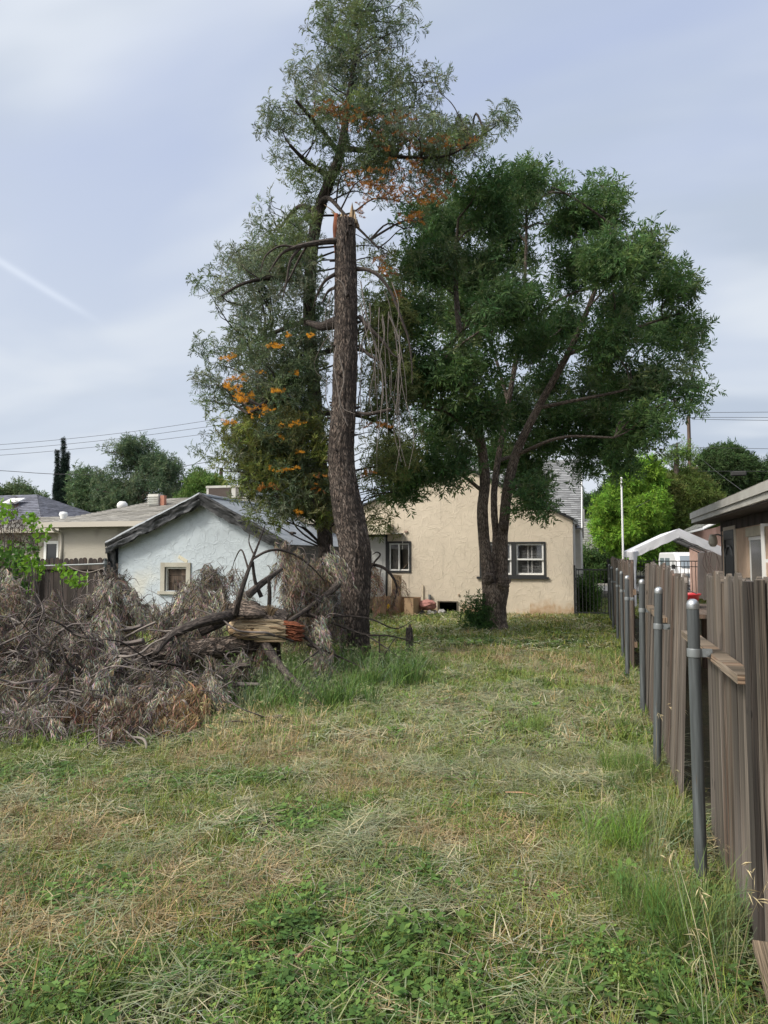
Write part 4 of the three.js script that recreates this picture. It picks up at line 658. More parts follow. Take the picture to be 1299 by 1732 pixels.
function compoundLeaf(out, base, dir, L, pairs, leafL, leafW, droop, fold) {
  const s = perp(dir), c0 = tintOf(0.16, 0.10);
  for (let i = 0; i <= pairs; i++) {
    const t = (i + 0.6) / (pairs + 0.6), p = base.clone().addScaledVector(dir, L * t).add(V(0, -droop * t * t * L, 0)), c = c0.map(x => x * R(0.88, 1.12));
    const along = dir.clone().add(V(0, -droop * 1.6 * t, 0)).normalize();
    if (i == pairs) { out.push([p, along, s, leafL, leafW, c]); continue; }
    for (const k of [-1, 1]) { const d = along.clone().multiplyScalar(fold).addScaledVector(s, k).addScaledVector(rdir(), 0.15).normalize(); out.push([p, d, perp(d).lerp(along, 0.3).normalize(), leafL * R(0.8, 1.1), leafW, c]); }
  }
}
function ashSprig(n = 6) { const o = []; for (let i = 0; i < n; i++) { const t = i / (n - 1), a = i * 2.4 + R(0, 0.6), d = V(Math.cos(a) * (1 - t * 0.5), 0.35 + t * 0.9, Math.sin(a) * (1 - t * 0.5)).normalize(); compoundLeaf(o, V(0, t * 0.26, 0), d, R(0.16, 0.22), 3, R(0.10, 0.13), 0.030, 0.4, 0.9); } return leaves(o); }
function fernSprig(n = 6, droop = 0.6) { const o = []; for (let i = 0; i < n; i++) { const t = i / (n - 1), a = i * 2.4 + R(0, 0.6), d = V(Math.cos(a) * (1 - t * 0.4), 0.25 + t * 0.9, Math.sin(a) * (1 - t * 0.4)).normalize(); compoundLeaf(o, V(0, t * 0.22, 0), d, R(0.18, 0.26), 6, R(0.07, 0.10), 0.018, droop, 1.0); } return leaves(o); }
function deadSprig(n = 8) { // limp fronds hanging from a twig
  const o = []; for (let i = 0; i < n; i++) { const a = R(0, 6.283), t = R(0, 1), b0 = V(R(-0.03, 0.03), t * 0.22, R(-0.03, 0.03)), L = R(0.18, 0.44), c0 = tintOf(0.30, 0.02), curl = R(0.02, 0.10);
    for (let k = 0; k < 11; k++) { const u = (k + 1) / 11, p = b0.clone().add(V(Math.cos(a) * curl * Math.sin(u * 2.2), 0.03 * Math.sin(u * 3) - L * u * u * 0.5 - L * u * 0.5, Math.sin(a) * curl * Math.sin(u * 2.2)));
      for (const s of [-1, 1]) { const d = V(R(-0.5, 0.5), -1, R(-0.5, 0.5)).addScaledVector(V(-Math.sin(a), 0, Math.cos(a)), s * R(0.1, 0.6)).normalize(); o.push([p, d, perp(d), R(0.05, 0.10), R(0.007, 0.011), c0.map(x => x * R(0.7, 1.3)), 0.1]); } } }
  return leaves(o);
}
const SPRIGS = { ash: [ashSprig(), ashSprig(7), ashSprig(5)], fern: [fernSprig(), fernSprig(7), fernSprig(5)], dead: [deadSprig(), deadSprig(10), deadSprig(8)] };
// puts sprigs through a set of clumps {p, r}; one InstancedMesh per sprig shape
const MX = new THREE.Matrix4(), QT = new THREE.Quaternion(), CO = new THREE.Color();
function foliage(name, parent, sprigs, mtl, clumps, { per = 60, scale = 1, up = 0.35, colors, shell = 0.45, flat = 0.8, hang = false, label }) {
  const spots = sprigs.map(() => []);
  for (const c of clumps) {
    const n = Math.round(per * (c.r / 0.5) ** 2 * (c.k ?? 1)), base = c.color || pick(colors);
    for (let i = 0; i < n; i++) {
      const d = rdir(), rr = c.r * (shell + (1 - shell) * rnd()) * R(0.75, 1.12), p = c.p.clone().addScaledVector(d, rr); p.y -= d.y * rr * (1 - flat);
      if (p.y < 0.04) p.y = R(0.04, 0.12);
      const dir = hang ? V(R(-0.8, 0.8), 1, R(-0.8, 0.8)).normalize() : d.clone().add(V(0, up, 0)).addScaledVector(rdir(), 0.5).normalize();
      spots[Math.floor(rnd() * sprigs.length)].push([p, dir, scale * R(0.75, 1.25), base, R(0.8, 1.22)]);
    }
  }
  sprigs.forEach((g, k) => {
    if (!spots[k].length) return;
    const im = new THREE.InstancedMesh(g, mtl, spots[k].length); im.name = name; im.castShadow = im.receiveShadow = true; im.userData.kind = 'stuff'; if (label) im.userData.label = label;
    spots[k].forEach(([p, d, s, c, b], i) => { QT.setFromUnitVectors(V(0, 1, 0), d).multiply(new THREE.Quaternion().setFromAxisAngle(V(0, 1, 0), R(0, 6.28))); MX.compose(p, QT, V(s, s, s)); im.setMatrixAt(i, MX); im.setColorAt(i, CO.setRGB(c[0] * b, c[1] * b, c[2] * b)); });
    parent.add(im);
  });
}
function inPoly(P, x, y) { let c = false; for (let i = 0, j = P.length - 1; i < P.length; j = i++) { const [a, b] = P[i], [d, e] = P[j]; if ((b > y) != (e > y) && x < (d - a) * (y - b) / (e - b) + a) c = !c; } return c; }
function edgeDist(P, x, y) { let m = 1e9; for (let i = 0, j = P.length - 1; i < P.length; j = i++) { const [a, b] = P[j], [c, d] = P[i], t = clamp(((x - a) * (c - a) + (y - b) * (d - b)) / ((c - a) ** 2 + (d - b) ** 2 || 1)); m = Math.min(m, Math.hypot(x - a - t * (c - a), y - b - t * (d - b))); } return m; }
// clumps inside an outline seen at distance D, spread in depth as deep as the crown is wide there
function fill(P, D, n, r0, r1, deep, { thin = () => 1, holes = [], lip = 8, gap = 0 } = {}) {
  const xs = P.map(p => p[0]), ys = P.map(p => p[1]), x0 = Math.min(...xs), x1 = Math.max(...xs), y0 = Math.min(...ys), y1 = Math.max(...ys), out = [];
  for (let k = 0, g = 0; k < n && g < n * 60; g++) {
    const x = R(x0, x1), y = R(y0, y1); if (!inPoly(P, x, y) || rnd() > thin(x, y) || holes.some(h => Math.hypot((x - h[0]) / h[2], (y - h[1]) / h[3]) < 1)) continue; if (gap && noise(x * 0.021, y * 0.021, D) > gap) continue;
    const e = edgeDist(P, x, y), r = Math.min(R(r0, r1), Math.max(e - lip, r0 * 0.45)), w = Math.sqrt(clamp(e / (deep[1] || 150))), off = R(-1, 1) * deep[0] * (0.25 + 0.75 * w);
    out.push({ p: far(x, y, D + off), r: r * D / 1201, e, x, y }); k++;
  }
  return out;
}
// limbs from the nearest fitting point of a stem to every clump
function boughs(stem, clumps, share = 1, thick = 1) {
  const g = [];
  for (const c of clumps) {
    if (rnd() > share) continue; let best = null, bs = 1e9;
    for (const q of stem) { const h = Math.hypot(q.x - c.p.x, q.z - c.p.z), s = q.distanceTo(c.p) + Math.max(0, q.y - c.p.y + 0.35 * h) * 2.2; if (s < bs) { bs = s; best = q; } }
    const L = best.distanceTo(c.p), m1 = best.clone().lerp(c.p, 0.35).add(V(R(-0.12, 0.12) * L, R(0.0, 0.12) * L, R(-0.12, 0.12) * L)), m2 = best.clone().lerp(c.p, 0.7).add(V(R(-0.1, 0.1) * L, R(-0.02, 0.12) * L, R(-0.1, 0.1) * L)), r = (0.010 + 0.011 * L) * thick;
    g.push(limb([best, m1, m2, c.p], [r, r * 0.75, r * 0.5, r * 0.2], { rad: 6, seg: 12 }));
    for (let i = 0; i < 5; i++) { const s = c.p.clone().lerp(m2, R(0, 0.5)), e = c.p.clone().addScaledVector(rdir(), c.r * 0.9); g.push(limb([s, s.clone().lerp(e, 0.5).add(V(0, 0.05, 0)), e], [r * 0.3, r * 0.2, 0.003], { rad: 4, seg: 4, cap: false })); }
  }
  return g;
}
function along(pts, n) { const c = new THREE.CatmullRomCurve3(pts), o = []; for (let i = 0; i <= n; i++) o.push(c.getPoint(i / n)); return o; }
const px = (list, D) => list.map(([x, y, dd = 0]) => far(x, y, D + dd));

// ================================================================ SILK OAK with orange flowers
{
  const D = 13.3, t = thing('silk_oak', 'tall feathery tree with orange flowers behind the broken trunk', 'tree');
  const stemPx = [[556, 1085], [552, 960], [542, 800], [533, 680], [524, 560], [525, 460], [537, 365], [556, 310], [574, 265], [583, 215], [592, 150], [604, 80], [612, 20]];
  const b0 = ground(556, 1085), stem = px(stemPx, D); stem[0].y = -0.05;
  const k = D / 1201; part('trunk', limb(stem, [14, 13, 12, 11, 10.5, 10, 9.5, 9, 8, 6, 4, 3, 1.5].map(r => r * k), { rad: 20, seg: 120, rough: 0.012, lump: 0.12 }), M.barkDark, t);
  const nodes = along(stem, 60);
  const limbs = [[[580, 250], [640, 258, -0.3], [690, 266, -0.6], [760, 262, -0.8], [820, 225, -0.9]], [[560, 300], [520, 275, -0.4], [490, 245, -0.7]], [[575, 262], [540, 215, -0.6], [500, 170, -1.0]], [[538, 360], [505, 350, 0.5], [470, 390, 0.8]], [[540, 345], [555, 335, -0.4], [585, 365, -0.7], [640, 420, -0.8]], [[586, 200], [640, 190, 0.6], [700, 180, 0.9]], [[526, 480], [470, 470, -0.8], [410, 480, -1.3], [375, 500, -1.6]], [[525, 540], [470, 560, 0.6], [400, 590, 1.0]], [[530, 640], [480, 660, -0.8], [420, 700, -1.3]], [[535, 700], [590, 700, 0.7], [650, 720, 1.0], [690, 760, 1.2]], [[528, 600], [590, 590, 0.9], [650, 600, 1.2]], [[540, 780], [490, 790, -0.7], [440, 810, -1.0]]];
  for (const l of limbs) { const q = px(l, D); part('limb', limb(q, [5, 3.6, 2.4, 1.5, 0.7].slice(0, Math.max(2, q.length)).map(r => r * k), { rad: 9, seg: 26, rough: 0.003, lump: 0.15 }), M.barkDark, t); nodes.push(...along(q, 12)); }
  const outline = [[610, -18], [645, -12], [684, 0], [692, 55], [688, 95], [712, 135], [752, 115], [745, 160], [745, 195], [800, 205], [845, 195], [858, 212], [822, 245], [808, 280], [770, 312], [735, 345], [708, 390], [680, 360], [640, 340], [612, 352], [585, 315], [560, 330], [548, 372], [556, 420], [560, 560], [562, 720], [566, 830], [575, 880], [540, 895], [500, 880], [450, 868], [415, 850], [380, 815], [352, 760], [345, 735], [385, 715], [350, 690], [342, 672], [378, 650], [352, 610], [336, 585], [345, 570], [372, 575], [380, 540], [348, 495], [352, 482], [385, 470], [372, 440], [380, 425], [420, 420], [400, 395], [440, 375], [452, 330], [478, 320], [465, 270], [452, 210], [462, 170], [485, 150], [478, 130], [505, 95], [530, 50], [548, 8]];
  const right = [[608, 395], [640, 400], [665, 430], [690, 450], [700, 520], [705, 600], [700, 700], [712, 780], [690, 830], [650, 842], [615, 840], [612, 760], [614, 640], [614, 500]];
  const holes = [[548, 245, 18, 22], [505, 300, 14, 16], [545, 610, 12, 40], [470, 630, 10, 22], [600, 275, 16, 12], [520, 225, 10, 20], [555, 700, 8, 60], [495, 235, 10, 14], [440, 545, 12, 8]];
  const cl = [...fill(outline, D, 225, 13, 29, [1.7, 110], { holes, thin: (x, y) => y < 360 && x < 560 ? 0.75 : 1}), ...fill([[690, 205], [760, 210], [845, 200], [852, 212], [822, 240], [808, 275], [770, 305], [700, 300]], D - 0.6, 34, 10, 22, [0.7, 50]), ...fill(right, D + 0.6, 105, 14, 28, [1.0, 50]), ...fill([[400, 700], [440, 690], [560, 700], [566, 830], [575, 880], [540, 895], [450, 868], [400, 835], [362, 760]], D - 0.9, 85, 15, 30, [0.5, 60]), ...fill([[470, 540], [556, 430], [562, 720], [440, 720], [400, 620]], D - 0.6, 40, 13, 26, [0.4, 60])];
  // pendulous wisps round the edge
  for (const [x, y] of [[352, 590], [345, 655], [365, 620], [350, 490], [365, 480], [350, 760], [632, 880], [640, 893], [840, 210], [852, 205], [465, 215], [470, 190], [478, 260], [600, -10], [570, 5], [548, 30], [745, 125], [725, 140], [430, 885], [470, 880], [360, 680], [390, 430], [690, 20], [685, 50]]) cl.push({ p: far(x, y, D + R(-0.6, 0.6)), r: 0.12 + R(0, 0.06), k: 1.6, x, y });
  const green = [[0.15, 0.20, 0.105], [0.125, 0.175, 0.09], [0.185, 0.23, 0.145], [0.11, 0.158, 0.08], [0.215, 0.255, 0.175], [0.15, 0.205, 0.08]];
  for (const c of cl) { c.color = pick(green); if (c.y > 700 && rnd() < 0.55) c.color = pick([[0.155, 0.19, 0.05], [0.19, 0.235, 0.055], [0.13, 0.145, 0.05]]); if (c.x > 605 && c.y > 380) c.color = pick([[0.14, 0.175, 0.06], [0.17, 0.205, 0.07], [0.115, 0.16, 0.06]]); }
  foliage('crown', t, SPRIGS.fern, leafMat([1, 1, 1], 0.42), cl, { per: 46, scale: 0.98, up: 0.25, colors: green });
  part('branches', boughs(nodes, cl, 0.7, 0.75), M.barkDark, t).userData.kind = 'stuff';
  // brush-like flowers, in tiers
  const bl = []; for (let i = 0; i < 46; i++) { const a = R(0, 6.28), d = V(R(-0.12, 0.12), 1, R(-0.12, 0.12)).addScaledVector(V(Math.cos(a), 0, Math.sin(a)), 0.35).normalize(); bl.push([V(R(-0.055, 0.055), R(-0.008, 0.008), R(-0.018, 0.018)), d, perp(d), R(0.025, 0.045), 0.006, tintOf(0.25, 0.15), 0]); }
  const fg = leaves(bl);
  const spots = [[470, 663, 12, 4, 14, 1], [405, 640, 22, 5, 12, 1], [470, 740, 10, 4, 4, 1], [395, 655, 18, 6, 12, .8], [412, 673, 16, 8, 16, 1], [440, 697, 22, 12, 22, .7], [410, 675, 12, 5, 8, 1], [388, 715, 10, 4, 6, .9], [495, 718, 22, 5, 16, 1], [440, 630, 10, 3, 6, 1], [487, 567, 6, 3, 4, 1], [523, 567, 5, 3, 4, 1], [465, 585, 12, 5, 10, 1], [498, 632, 7, 3, 6, 1], [505, 766, 6, 4, 6, 1], [480, 795, 24, 5, 16, 1], [455, 825, 18, 6, 14, .55], [505, 868, 6, 6, 10, .9], [385, 605, 14, 4, 10, .8], [540, 820, 10, 16, 10, .6],
    [560, 185, 22, 10, 34, .5], [585, 190, 18, 8, 22, .6], [660, 200, 34, 8, 26, .3], [600, 210, 22, 10, 22, .45], [690, 240, 50, 12, 44, .3], [755, 245, 40, 8, 24, .4], [625, 300, 34, 12, 46, .6], [650, 325, 30, 10, 40, .65], [690, 285, 30, 12, 26, .45], [700, 330, 34, 12, 46, .5], [735, 335, 18, 8, 20, .45], [695, 370, 16, 8, 18, .5], [740, 300, 24, 10, 18, .35], [610, 355, 8, 10, 10, .6], [655, 460, 16, 10, 16, .5], [640, 440, 10, 8, 8, .45], [625, 800, 10, 5, 6, .6], [640, 720, 20, 5, 10, .45], [670, 500, 8, 8, 8, .5]];
  const pts = []; for (const [x, y, rx, ry, n, b] of spots) for (let i = 0; i < n * 1.5; i++) { const k = y < 400 ? 1.35 : 1; pts.push([x + R(-rx, rx) * k, y + R(-ry, ry) * k, b]); }
  const fm = new THREE.InstancedMesh(fg, leafMat([1, 1, 1], 0.25), pts.length); fm.name = 'flowers'; fm.userData.kind = 'stuff'; fm.userData.label = 'golden orange brush flowers'; fm.castShadow = fm.receiveShadow = true;
  pts.forEach(([x, y, b], i) => { const s = R(0.65, 1.2); MX.compose(far(x, y, D - R(0.5, 2.0)), QT.setFromEuler(new THREE.Euler(R(-0.7, 0.7), R(0, 3.14), R(-0.7, 0.7))), V(s, s, s)); fm.setMatrixAt(i, MX); const q = R(0.8, 1.2); fm.setColorAt(i, b > 0.68 ? CO.setRGB(0.60 * q, 0.29 * q, 0.03) : rnd() < 0.35 ? CO.setRGB(0.16 * q, 0.07 * q, 0.03) : CO.setRGB(0.34 * q * (0.6 + b * 0.6), 0.148 * q * (0.6 + b * 0.6), 0.025)); });
  t.add(fm);
}

// ================================================================ BROKEN TRUNK
{
  const D = 11.5, k = D / 1201, t = thing('broken_trunk', 'tall snapped tree trunk with splintered top in the middle of the yard', 'tree trunk');
  const c = px([[600, 1122], [600, 1090], [600, 1040], [602, 980], [600, 925], [590, 870], [580, 810], [577, 760], [581, 700], [584, 620], [585, 540], [585, 460], [584, 400], [585, 372]], D); c[0].y = -0.08;
  part('trunk', limb(c, [33, 29, 27.5, 28, 30, 29.5, 26, 24, 23, 22.5, 21.5, 20.5, 19.5, 18].map(r => r * k * 0.87), { rad: 72, seg: 360, rough: 0.020, freq: 16, lump: 0.07 }), M.bark, t, 'furrowed grey brown bark');
  const top = far(585, 372, D);
  const shard = (x, y, w, h, z, mtl, lean = 0, name = 'splinter') => { const g = new THREE.ConeGeometry(w, h, 5, 4); const p = g.attributes.position; for (let i = 0; i < p.count; i++) { const f = p.getY(i) / h + 0.5; p.setXYZ(i, p.getX(i) * (1 + 0.3 * noise(i, h * 9)) + lean * f * h, p.getY(i), p.getZ(i) * 0.55); } const q = far(x, y, D + z); g.rotateY(R(-0.4, 0.4)).translate(q.x, q.y + h / 2, q.z); g.computeVertexNormals(); part(name, g, mtl, t); };
  shard(595, 378, 0.075, 0.36, -0.02, M.heart, 0.02); shard(600, 378, 0.05, 0.22, -0.03, M.heartPale); shard(588, 378, 0.06, 0.15, 0.04, M.heart); shard(580, 380, 0.06, 0.12, -0.05, M.bark); shard(572, 380, 0.06, 0.14, 0.0, M.heartPale); shard(570, 384, 0.05, 0.10, -0.04, M.heartRed); shard(577, 372, 0.03, 0.13, 0.1, M.heartPale); shard(604, 385, 0.05, 0.16, 0.05, M.heart); shard(590, 382, 0.07, 0.12, -0.12, M.bark); shard(583, 376, 0.05, 0.13, 0.08, M.heartPale);
  for (let i = 0; i < 16; i++) { const a = R(0, 6.28); shard(585 + Math.cos(a) * 13, 377, R(0.018, 0.045), R(0.06, 0.2), Math.sin(a) * 0.13, pick([M.heart, M.heartPale, M.heart, M.bark, M.heartRed]), R(-0.15, 0.15)); }
  part('torn_wood', limb(px([[569, 362, -0.02], [568, 385, -0.04], [569, 405, -0.03], [571, 440, 0.0], [573, 470, 0.03]], D), [0.035, 0.055, 0.05, 0.04, 0.012], { rad: 8, seg: 20, lump: 0.4 }), M.heartRed, t, 'orange torn wood down the left side');
  part('torn_wood', limb(px([[560, 358, 0], [568, 364, 0], [578, 372, 0.05]], D), [0.006, 0.018, 0.02], { rad: 6, seg: 8 }), M.heartPale, t); part('torn_wood', limb(px([[548, 346, 0], [562, 356, 0], [575, 370, 0.0]], D), [0.004, 0.012, 0.014], { rad: 6, seg: 8 }), M.heartPale, t);
  // branch stubs and bare hanging twigs
  const br = (l, rs, m = M.deadBranch, name = 'branch') => part(name, limb(px(l, D), rs.map(r => r * k), { rad: 8, seg: l.length * 8, lump: 0.15 }), m, t);
  br([[582, 408, 0], [560, 408, -0.1], [530, 412, -0.2], [500, 418, -0.3], [478, 428, -0.3], [455, 460, -0.3]], [7, 5.5, 4.6, 3.6, 2.5, 1]);
  br([[510, 416, -0.25], [492, 440, -0.3], [485, 475, -0.3], [478, 505, -0.3]], [3, 2.4, 1.8, 0.8]); br([[520, 414, -0.2], [505, 440, -0.1], [490, 470, -0.1], [470, 500, 0]], [2.4, 2, 1.4, .7]); br([[500, 418, -0.3], [475, 416, -0.35], [450, 432, -0.4], [440, 460, -0.4]], [2.2, 1.8, 1.3, .6]);
  br([[575, 545, 0.1], [560, 548, 0.25], [545, 552, 0.4], [520, 545, 0.7]], [13, 10, 8, 4], M.barkDark, 'limb_stub');
  br([[604, 455, 0], [620, 456, -0.1], [640, 466, -0.2], [660, 492, -0.2], [672, 520, -0.2], [682, 548, -0.2], [690, 570, -0.2], [696, 610, -0.2], [697, 650, -0.2]], [4.4, 3.4, 3, 2.6, 2.4, 2, 1.8, 1.3, .8]);
  br([[607, 535, 0], [625, 555, -0.1], [650, 580, -0.1], [665, 600, -0.1], [678, 607, -0.1]], [4, 3.4, 2.6, 1.6, .8]); br([[607, 585, 0], [628, 603, -0.1], [648, 613, -0.1]], [3, 2.4, 1.4]); br([[600, 697, 0], [625, 700, -0.2], [645, 696, -0.25], [662, 692, -0.3]], [2, 3.2, 3, 2.6]);
  br([[570, 462, 0], [550, 475, -0.1], [538, 495, -0.1], [530, 520, 0]], [3.6, 2.8, 2, 1]); br([[572, 485, 0], [556, 492, 0.1], [545, 512, 0.1]], [3.4, 2.4, 1.2]);
  const tw = []; for (let i = 0; i < 30; i++) { const s = rnd() < 0.78 ? 1 : -1, x0 = s > 0 ? R(604, 680) : R(545, 575), y0 = R(450, 640), L = R(60, 190), dx = s * R(-8, 26); const z = R(-0.55, 0.2); tw.push(limb(px([[x0, y0, z], [x0 + dx * 0.6 + R(-6, 6), y0 + L * 0.3, z + R(-0.1, 0.1)], [x0 + dx + R(-10, 10), y0 + L * 0.7, z + R(-0.15, 0.15)], [x0 + dx * 0.8 + R(-14, 14), y0 + L, z + R(-0.2, 0.2)]], D), [0.9, 0.7, 0.55, 0.3].map(r => r * k * R(0.8, 1.3)), { rad: 4, seg: 10, cap: false })); }
  for (const l of [[[569, 585], [565, 610], [570, 650], [580, 690], [600, 700]], [[573, 600], [582, 640], [574, 680], [588, 720]], [[566, 470], [580, 480], [585, 500]]]) tw.push(limb(px(l.map(q => [...q, -0.45]), D), [1, 0.9, 0.8, 0.5].map(r => r * k), { rad: 5, seg: 20, cap: false }));
  part('twigs', tw, M.twigPale, t, 'bare hanging twigs').userData.kind = 'stuff';
  const knots = []; for (let i = 0; i < 26; i++) { const f = R(0.15, 0.95), q = along(c, 100)[Math.round(f * 100)], a = R(-0.5, 3.6); const d = V(Math.cos(a), R(0, 0.3), Math.sin(a)); part('branch_stub', limb([q.clone().addScaledVector(d, 0.14), q.clone().addScaledVector(d, 0.22 + R(0, 0.05))], [R(0.02, 0.04), R(0.012, 0.022)], { rad: 7, seg: 3, lump: 0.3 }), M.barkDark, t); }
}

// ================================================================ ASH TREE
{
  const D = 15.8, k = D / 1201, t = thing('ash_tree', 'round leafy green tree with three stems before the cream house', 'tree');
  const base = px([[838, 1072], [836, 1050], [836, 1025], [838, 1000]], D); base[0].y = -0.05;
  part('trunk', limb([...base, far(838, 985, D)], [24, 20.5, 19, 21, 19].map(r => r * k), { rad: 40, seg: 60, rough: 0.014, lump: 0.14, freq: 10 }), M.barkGrey, t, 'stout grey trunk scarred by pruning');
  const stems = [[[829, 1005], [825, 965, -0.05], [819, 915, -0.05], [816, 860, -0.1], [820, 820, -0.1], [815, 760, -0.2], [800, 680, -0.4], [780, 580, -0.6], [770, 460, -0.6], [775, 370, -0.5]], [[836, 1000], [838, 950, 0.1], [839, 905, 0.15], [836, 870, 0.1], [836, 830, 0.1], [842, 780, 0.2], [860, 680, 0.5], [880, 560, 0.8], [890, 420, 0.8], [890, 320, 0.6]], [[848, 1000], [849, 960, 0], [850, 910, 0.0], [853, 880, 0.0], [858, 830, -0.1], [872, 770, -0.2], [910, 690, -0.4], [960, 600, -0.6], [1010, 480, -0.7], [1035, 380, -0.6]]];
  const nodes = [];
  stems.forEach((s, i) => { const q = px(s, D); nodes.push(...along(q, 40).slice(19)); part('stem', limb(q, [[13, 10.5, 9.5, 9, 8.5, 8, 6.5, 5, 3.5, 1.5], [9, 7, 6, 5.5, 5.5, 5, 4.5, 3.6, 2.5, 1], [13, 9.5, 9, 8.5, 8.5, 7.5, 6, 4.8, 3.3, 1.5]][i].map(r => r * k), { rad: 20, seg: 110, rough: 0.008, lump: 0.12 }), M.barkGrey, t); });
  for (const [x, y, r] of [[826, 978, 9], [852, 985, 11], [853, 888, 7], [843, 912, 4]]) { const q = far(x, y, D - 0.24), c = part('burl', new THREE.IcosahedronGeometry(r * k, 3), M.barkGrey, t); const p = c.geometry.attributes.position; for (let i = 0; i < p.count; i++) { const f = 1 + 0.35 * noise(p.getX(i) * 14, p.getY(i) * 14, p.getZ(i) * 14 + x); p.setXYZ(i, p.getX(i) * f, p.getY(i) * f * 1.1, p.getZ(i) * f); } c.geometry.computeVertexNormals(); c.position.copy(q); }
  part('pruning_scar', new THREE.TorusGeometry(5 * k, 1.8 * k, 8, 16).rotateY(-0.3).translate(...far(826, 977, D - 0.33).toArray()), M.barkGrey, t);
  for (const l of [[[815, 760, -.2], [760, 700, -.9], [715, 690, -1.5]], [[800, 680, -.4], [740, 600, -1.0], [705, 560, -1.4]], [[872, 770, -.2], [950, 740, -1.0], [1040, 740, -1.6]], [[910, 690, -.4], [1010, 670, -1.0], [1120, 650, -1.2], [1180, 655, -1.2]], [[960, 600, -.6], [1060, 560, -.8], [1150, 530, -.6]], [[842, 780, .2], [900, 760, 1.2], [980, 740, 1.9]], [[860, 680, .5], [820, 560, 1.6], [760, 480, 2.0]], [[880, 560, .8], [960, 500, 1.6], [1060, 470, 1.9]], [[816, 830, -.1], [770, 800, -.5], [720, 810, -.8]], [[858, 830, -.1], [890, 820, -.7], [905, 850, -1.1]]]) { const q = px(l, D); nodes.push(...along(q, 12)); part('limb', limb(q, [3.4, 2.4, 1.6, 0.7].slice(0, q.length).map(r => r * k), { rad: 9, seg: 26, lump: 0.15 }), M.barkGrey, t); }
  // the crown: lobes of leafy masses, each a cluster of clumps set at its own depth, with sky between
  const lobes = [[750, 375, 52], [815, 352, 48], [878, 335, 40], [722, 455, 48], [790, 442, 56], [862, 420, 48], [715, 545, 42], [785, 540, 56], [856, 515, 46], [725, 635, 44], [795, 635, 46], [735, 722, 46], [690, 805, 34], [752, 785, 42], [835, 765, 40],
    [962, 385, 40], [1012, 362, 42], [1042, 432, 42], [975, 470, 48], [1058, 512, 42], [1096, 448, 30], [1142, 488, 34], [1158, 548, 28], [1108, 572, 38], [1030, 580, 46], [955, 560, 40], [1166, 604, 20], [1088, 650, 46], [1150, 668, 28], [1010, 660, 50], [932, 648, 46], [950, 735, 54], [1036, 735, 52], [1092, 722, 36], [880, 795, 42], [903, 850, 26], [985, 782, 30], [905, 590, 36], [870, 690, 44], [815, 700, 38], [1060, 780, 24], [660, 835, 18]];
  for (const [x, y, r] of [[889, 284, 10], [893, 300, 13], [912, 312, 10], [944, 312, 10], [940, 330, 14], [1018, 318, 9], [1040, 335, 10], [776, 310, 11], [828, 300, 11], [850, 312, 10], [1104, 408, 10], [1176, 600, 9], [1180, 660, 9], [700, 368, 12], [990, 332, 10]]) lobes.push([x, y, r]);
  const cl = []; for (const [x, y, r] of lobes) { const e = Math.min(1, Math.hypot((x - 925) / 275, (y - 575) / 310)), dz = (rnd() < 0.5 ? -1 : 1) * R(0.25, 1) * 3.0 * Math.sqrt(1 - e * e * 0.9), n = Math.max(2, Math.round(r * r / 150)); for (let i = 0; i < n; i++) { const a = R(0, 6.283), q = Math.sqrt(rnd()) * Math.max(2, r - 11); cl.push({ p: far(x + Math.cos(a) * q, y + Math.sin(a) * q, D + dz + R(-1, 1) * r * k * 0.8), r: Math.min(R(9, 19), r * 0.6) * k, x, y, k: r < 16 ? 2.2 : 1 }); } }
  const green = [[0.088, 0.16, 0.052], [0.072, 0.138, 0.046], [0.105, 0.182, 0.056], [0.09, 0.165, 0.06], [0.125, 0.20, 0.064], [0.14, 0.19, 0.085]];
  for (const c of cl) { c.color = pick(green); }
  foliage('crown', t, SPRIGS.ash, leafMat([1, 1, 1], 0.45), cl, { per: 84, scale: 1.05, up: 0.3, colors: green });
  part('branches', boughs(nodes, cl.filter(c => c.y < 760), 0.22), M.barkGrey, t).userData.kind = 'stuff';
}
{
  const p = ground(822, 1068), s = thing('basal_shoots', 'low dark green shoots at the foot of the three stemmed tree', 'shrub', p);
  const cl = []; for (let i = 0; i < 16; i++) cl.push({ p: V(R(-0.3, 0.15), R(0.1, 0.5), R(-0.1, 0.3)), r: R(0.08, 0.16), k: 2 }); for (const [x, y] of [[-0.3, 0.6], [-0.1, 0.7], [0, 0.62], [-0.45, 0.45]]) cl.push({ p: V(x, y, 0.1), r: 0.08, k: 2 });
  foliage('foliage', s, SPRIGS.ash, leafMat([1, 1, 1], 0.3), cl, { per: 90, scale: 0.55, colors: [[0.04, 0.09, 0.025], [0.05, 0.115, 0.03]] });
  const st = []; for (const c of cl) st.push(limb([V(R(-0.15, 0.1), 0, R(0, 0.1)), c.p.clone().multiplyScalar(0.5), c.p], [0.008, 0.006, 0.003], { rad: 4, seg: 6 })); part('stems', st, M.twig, s).userData.kind = 'stuff';
}

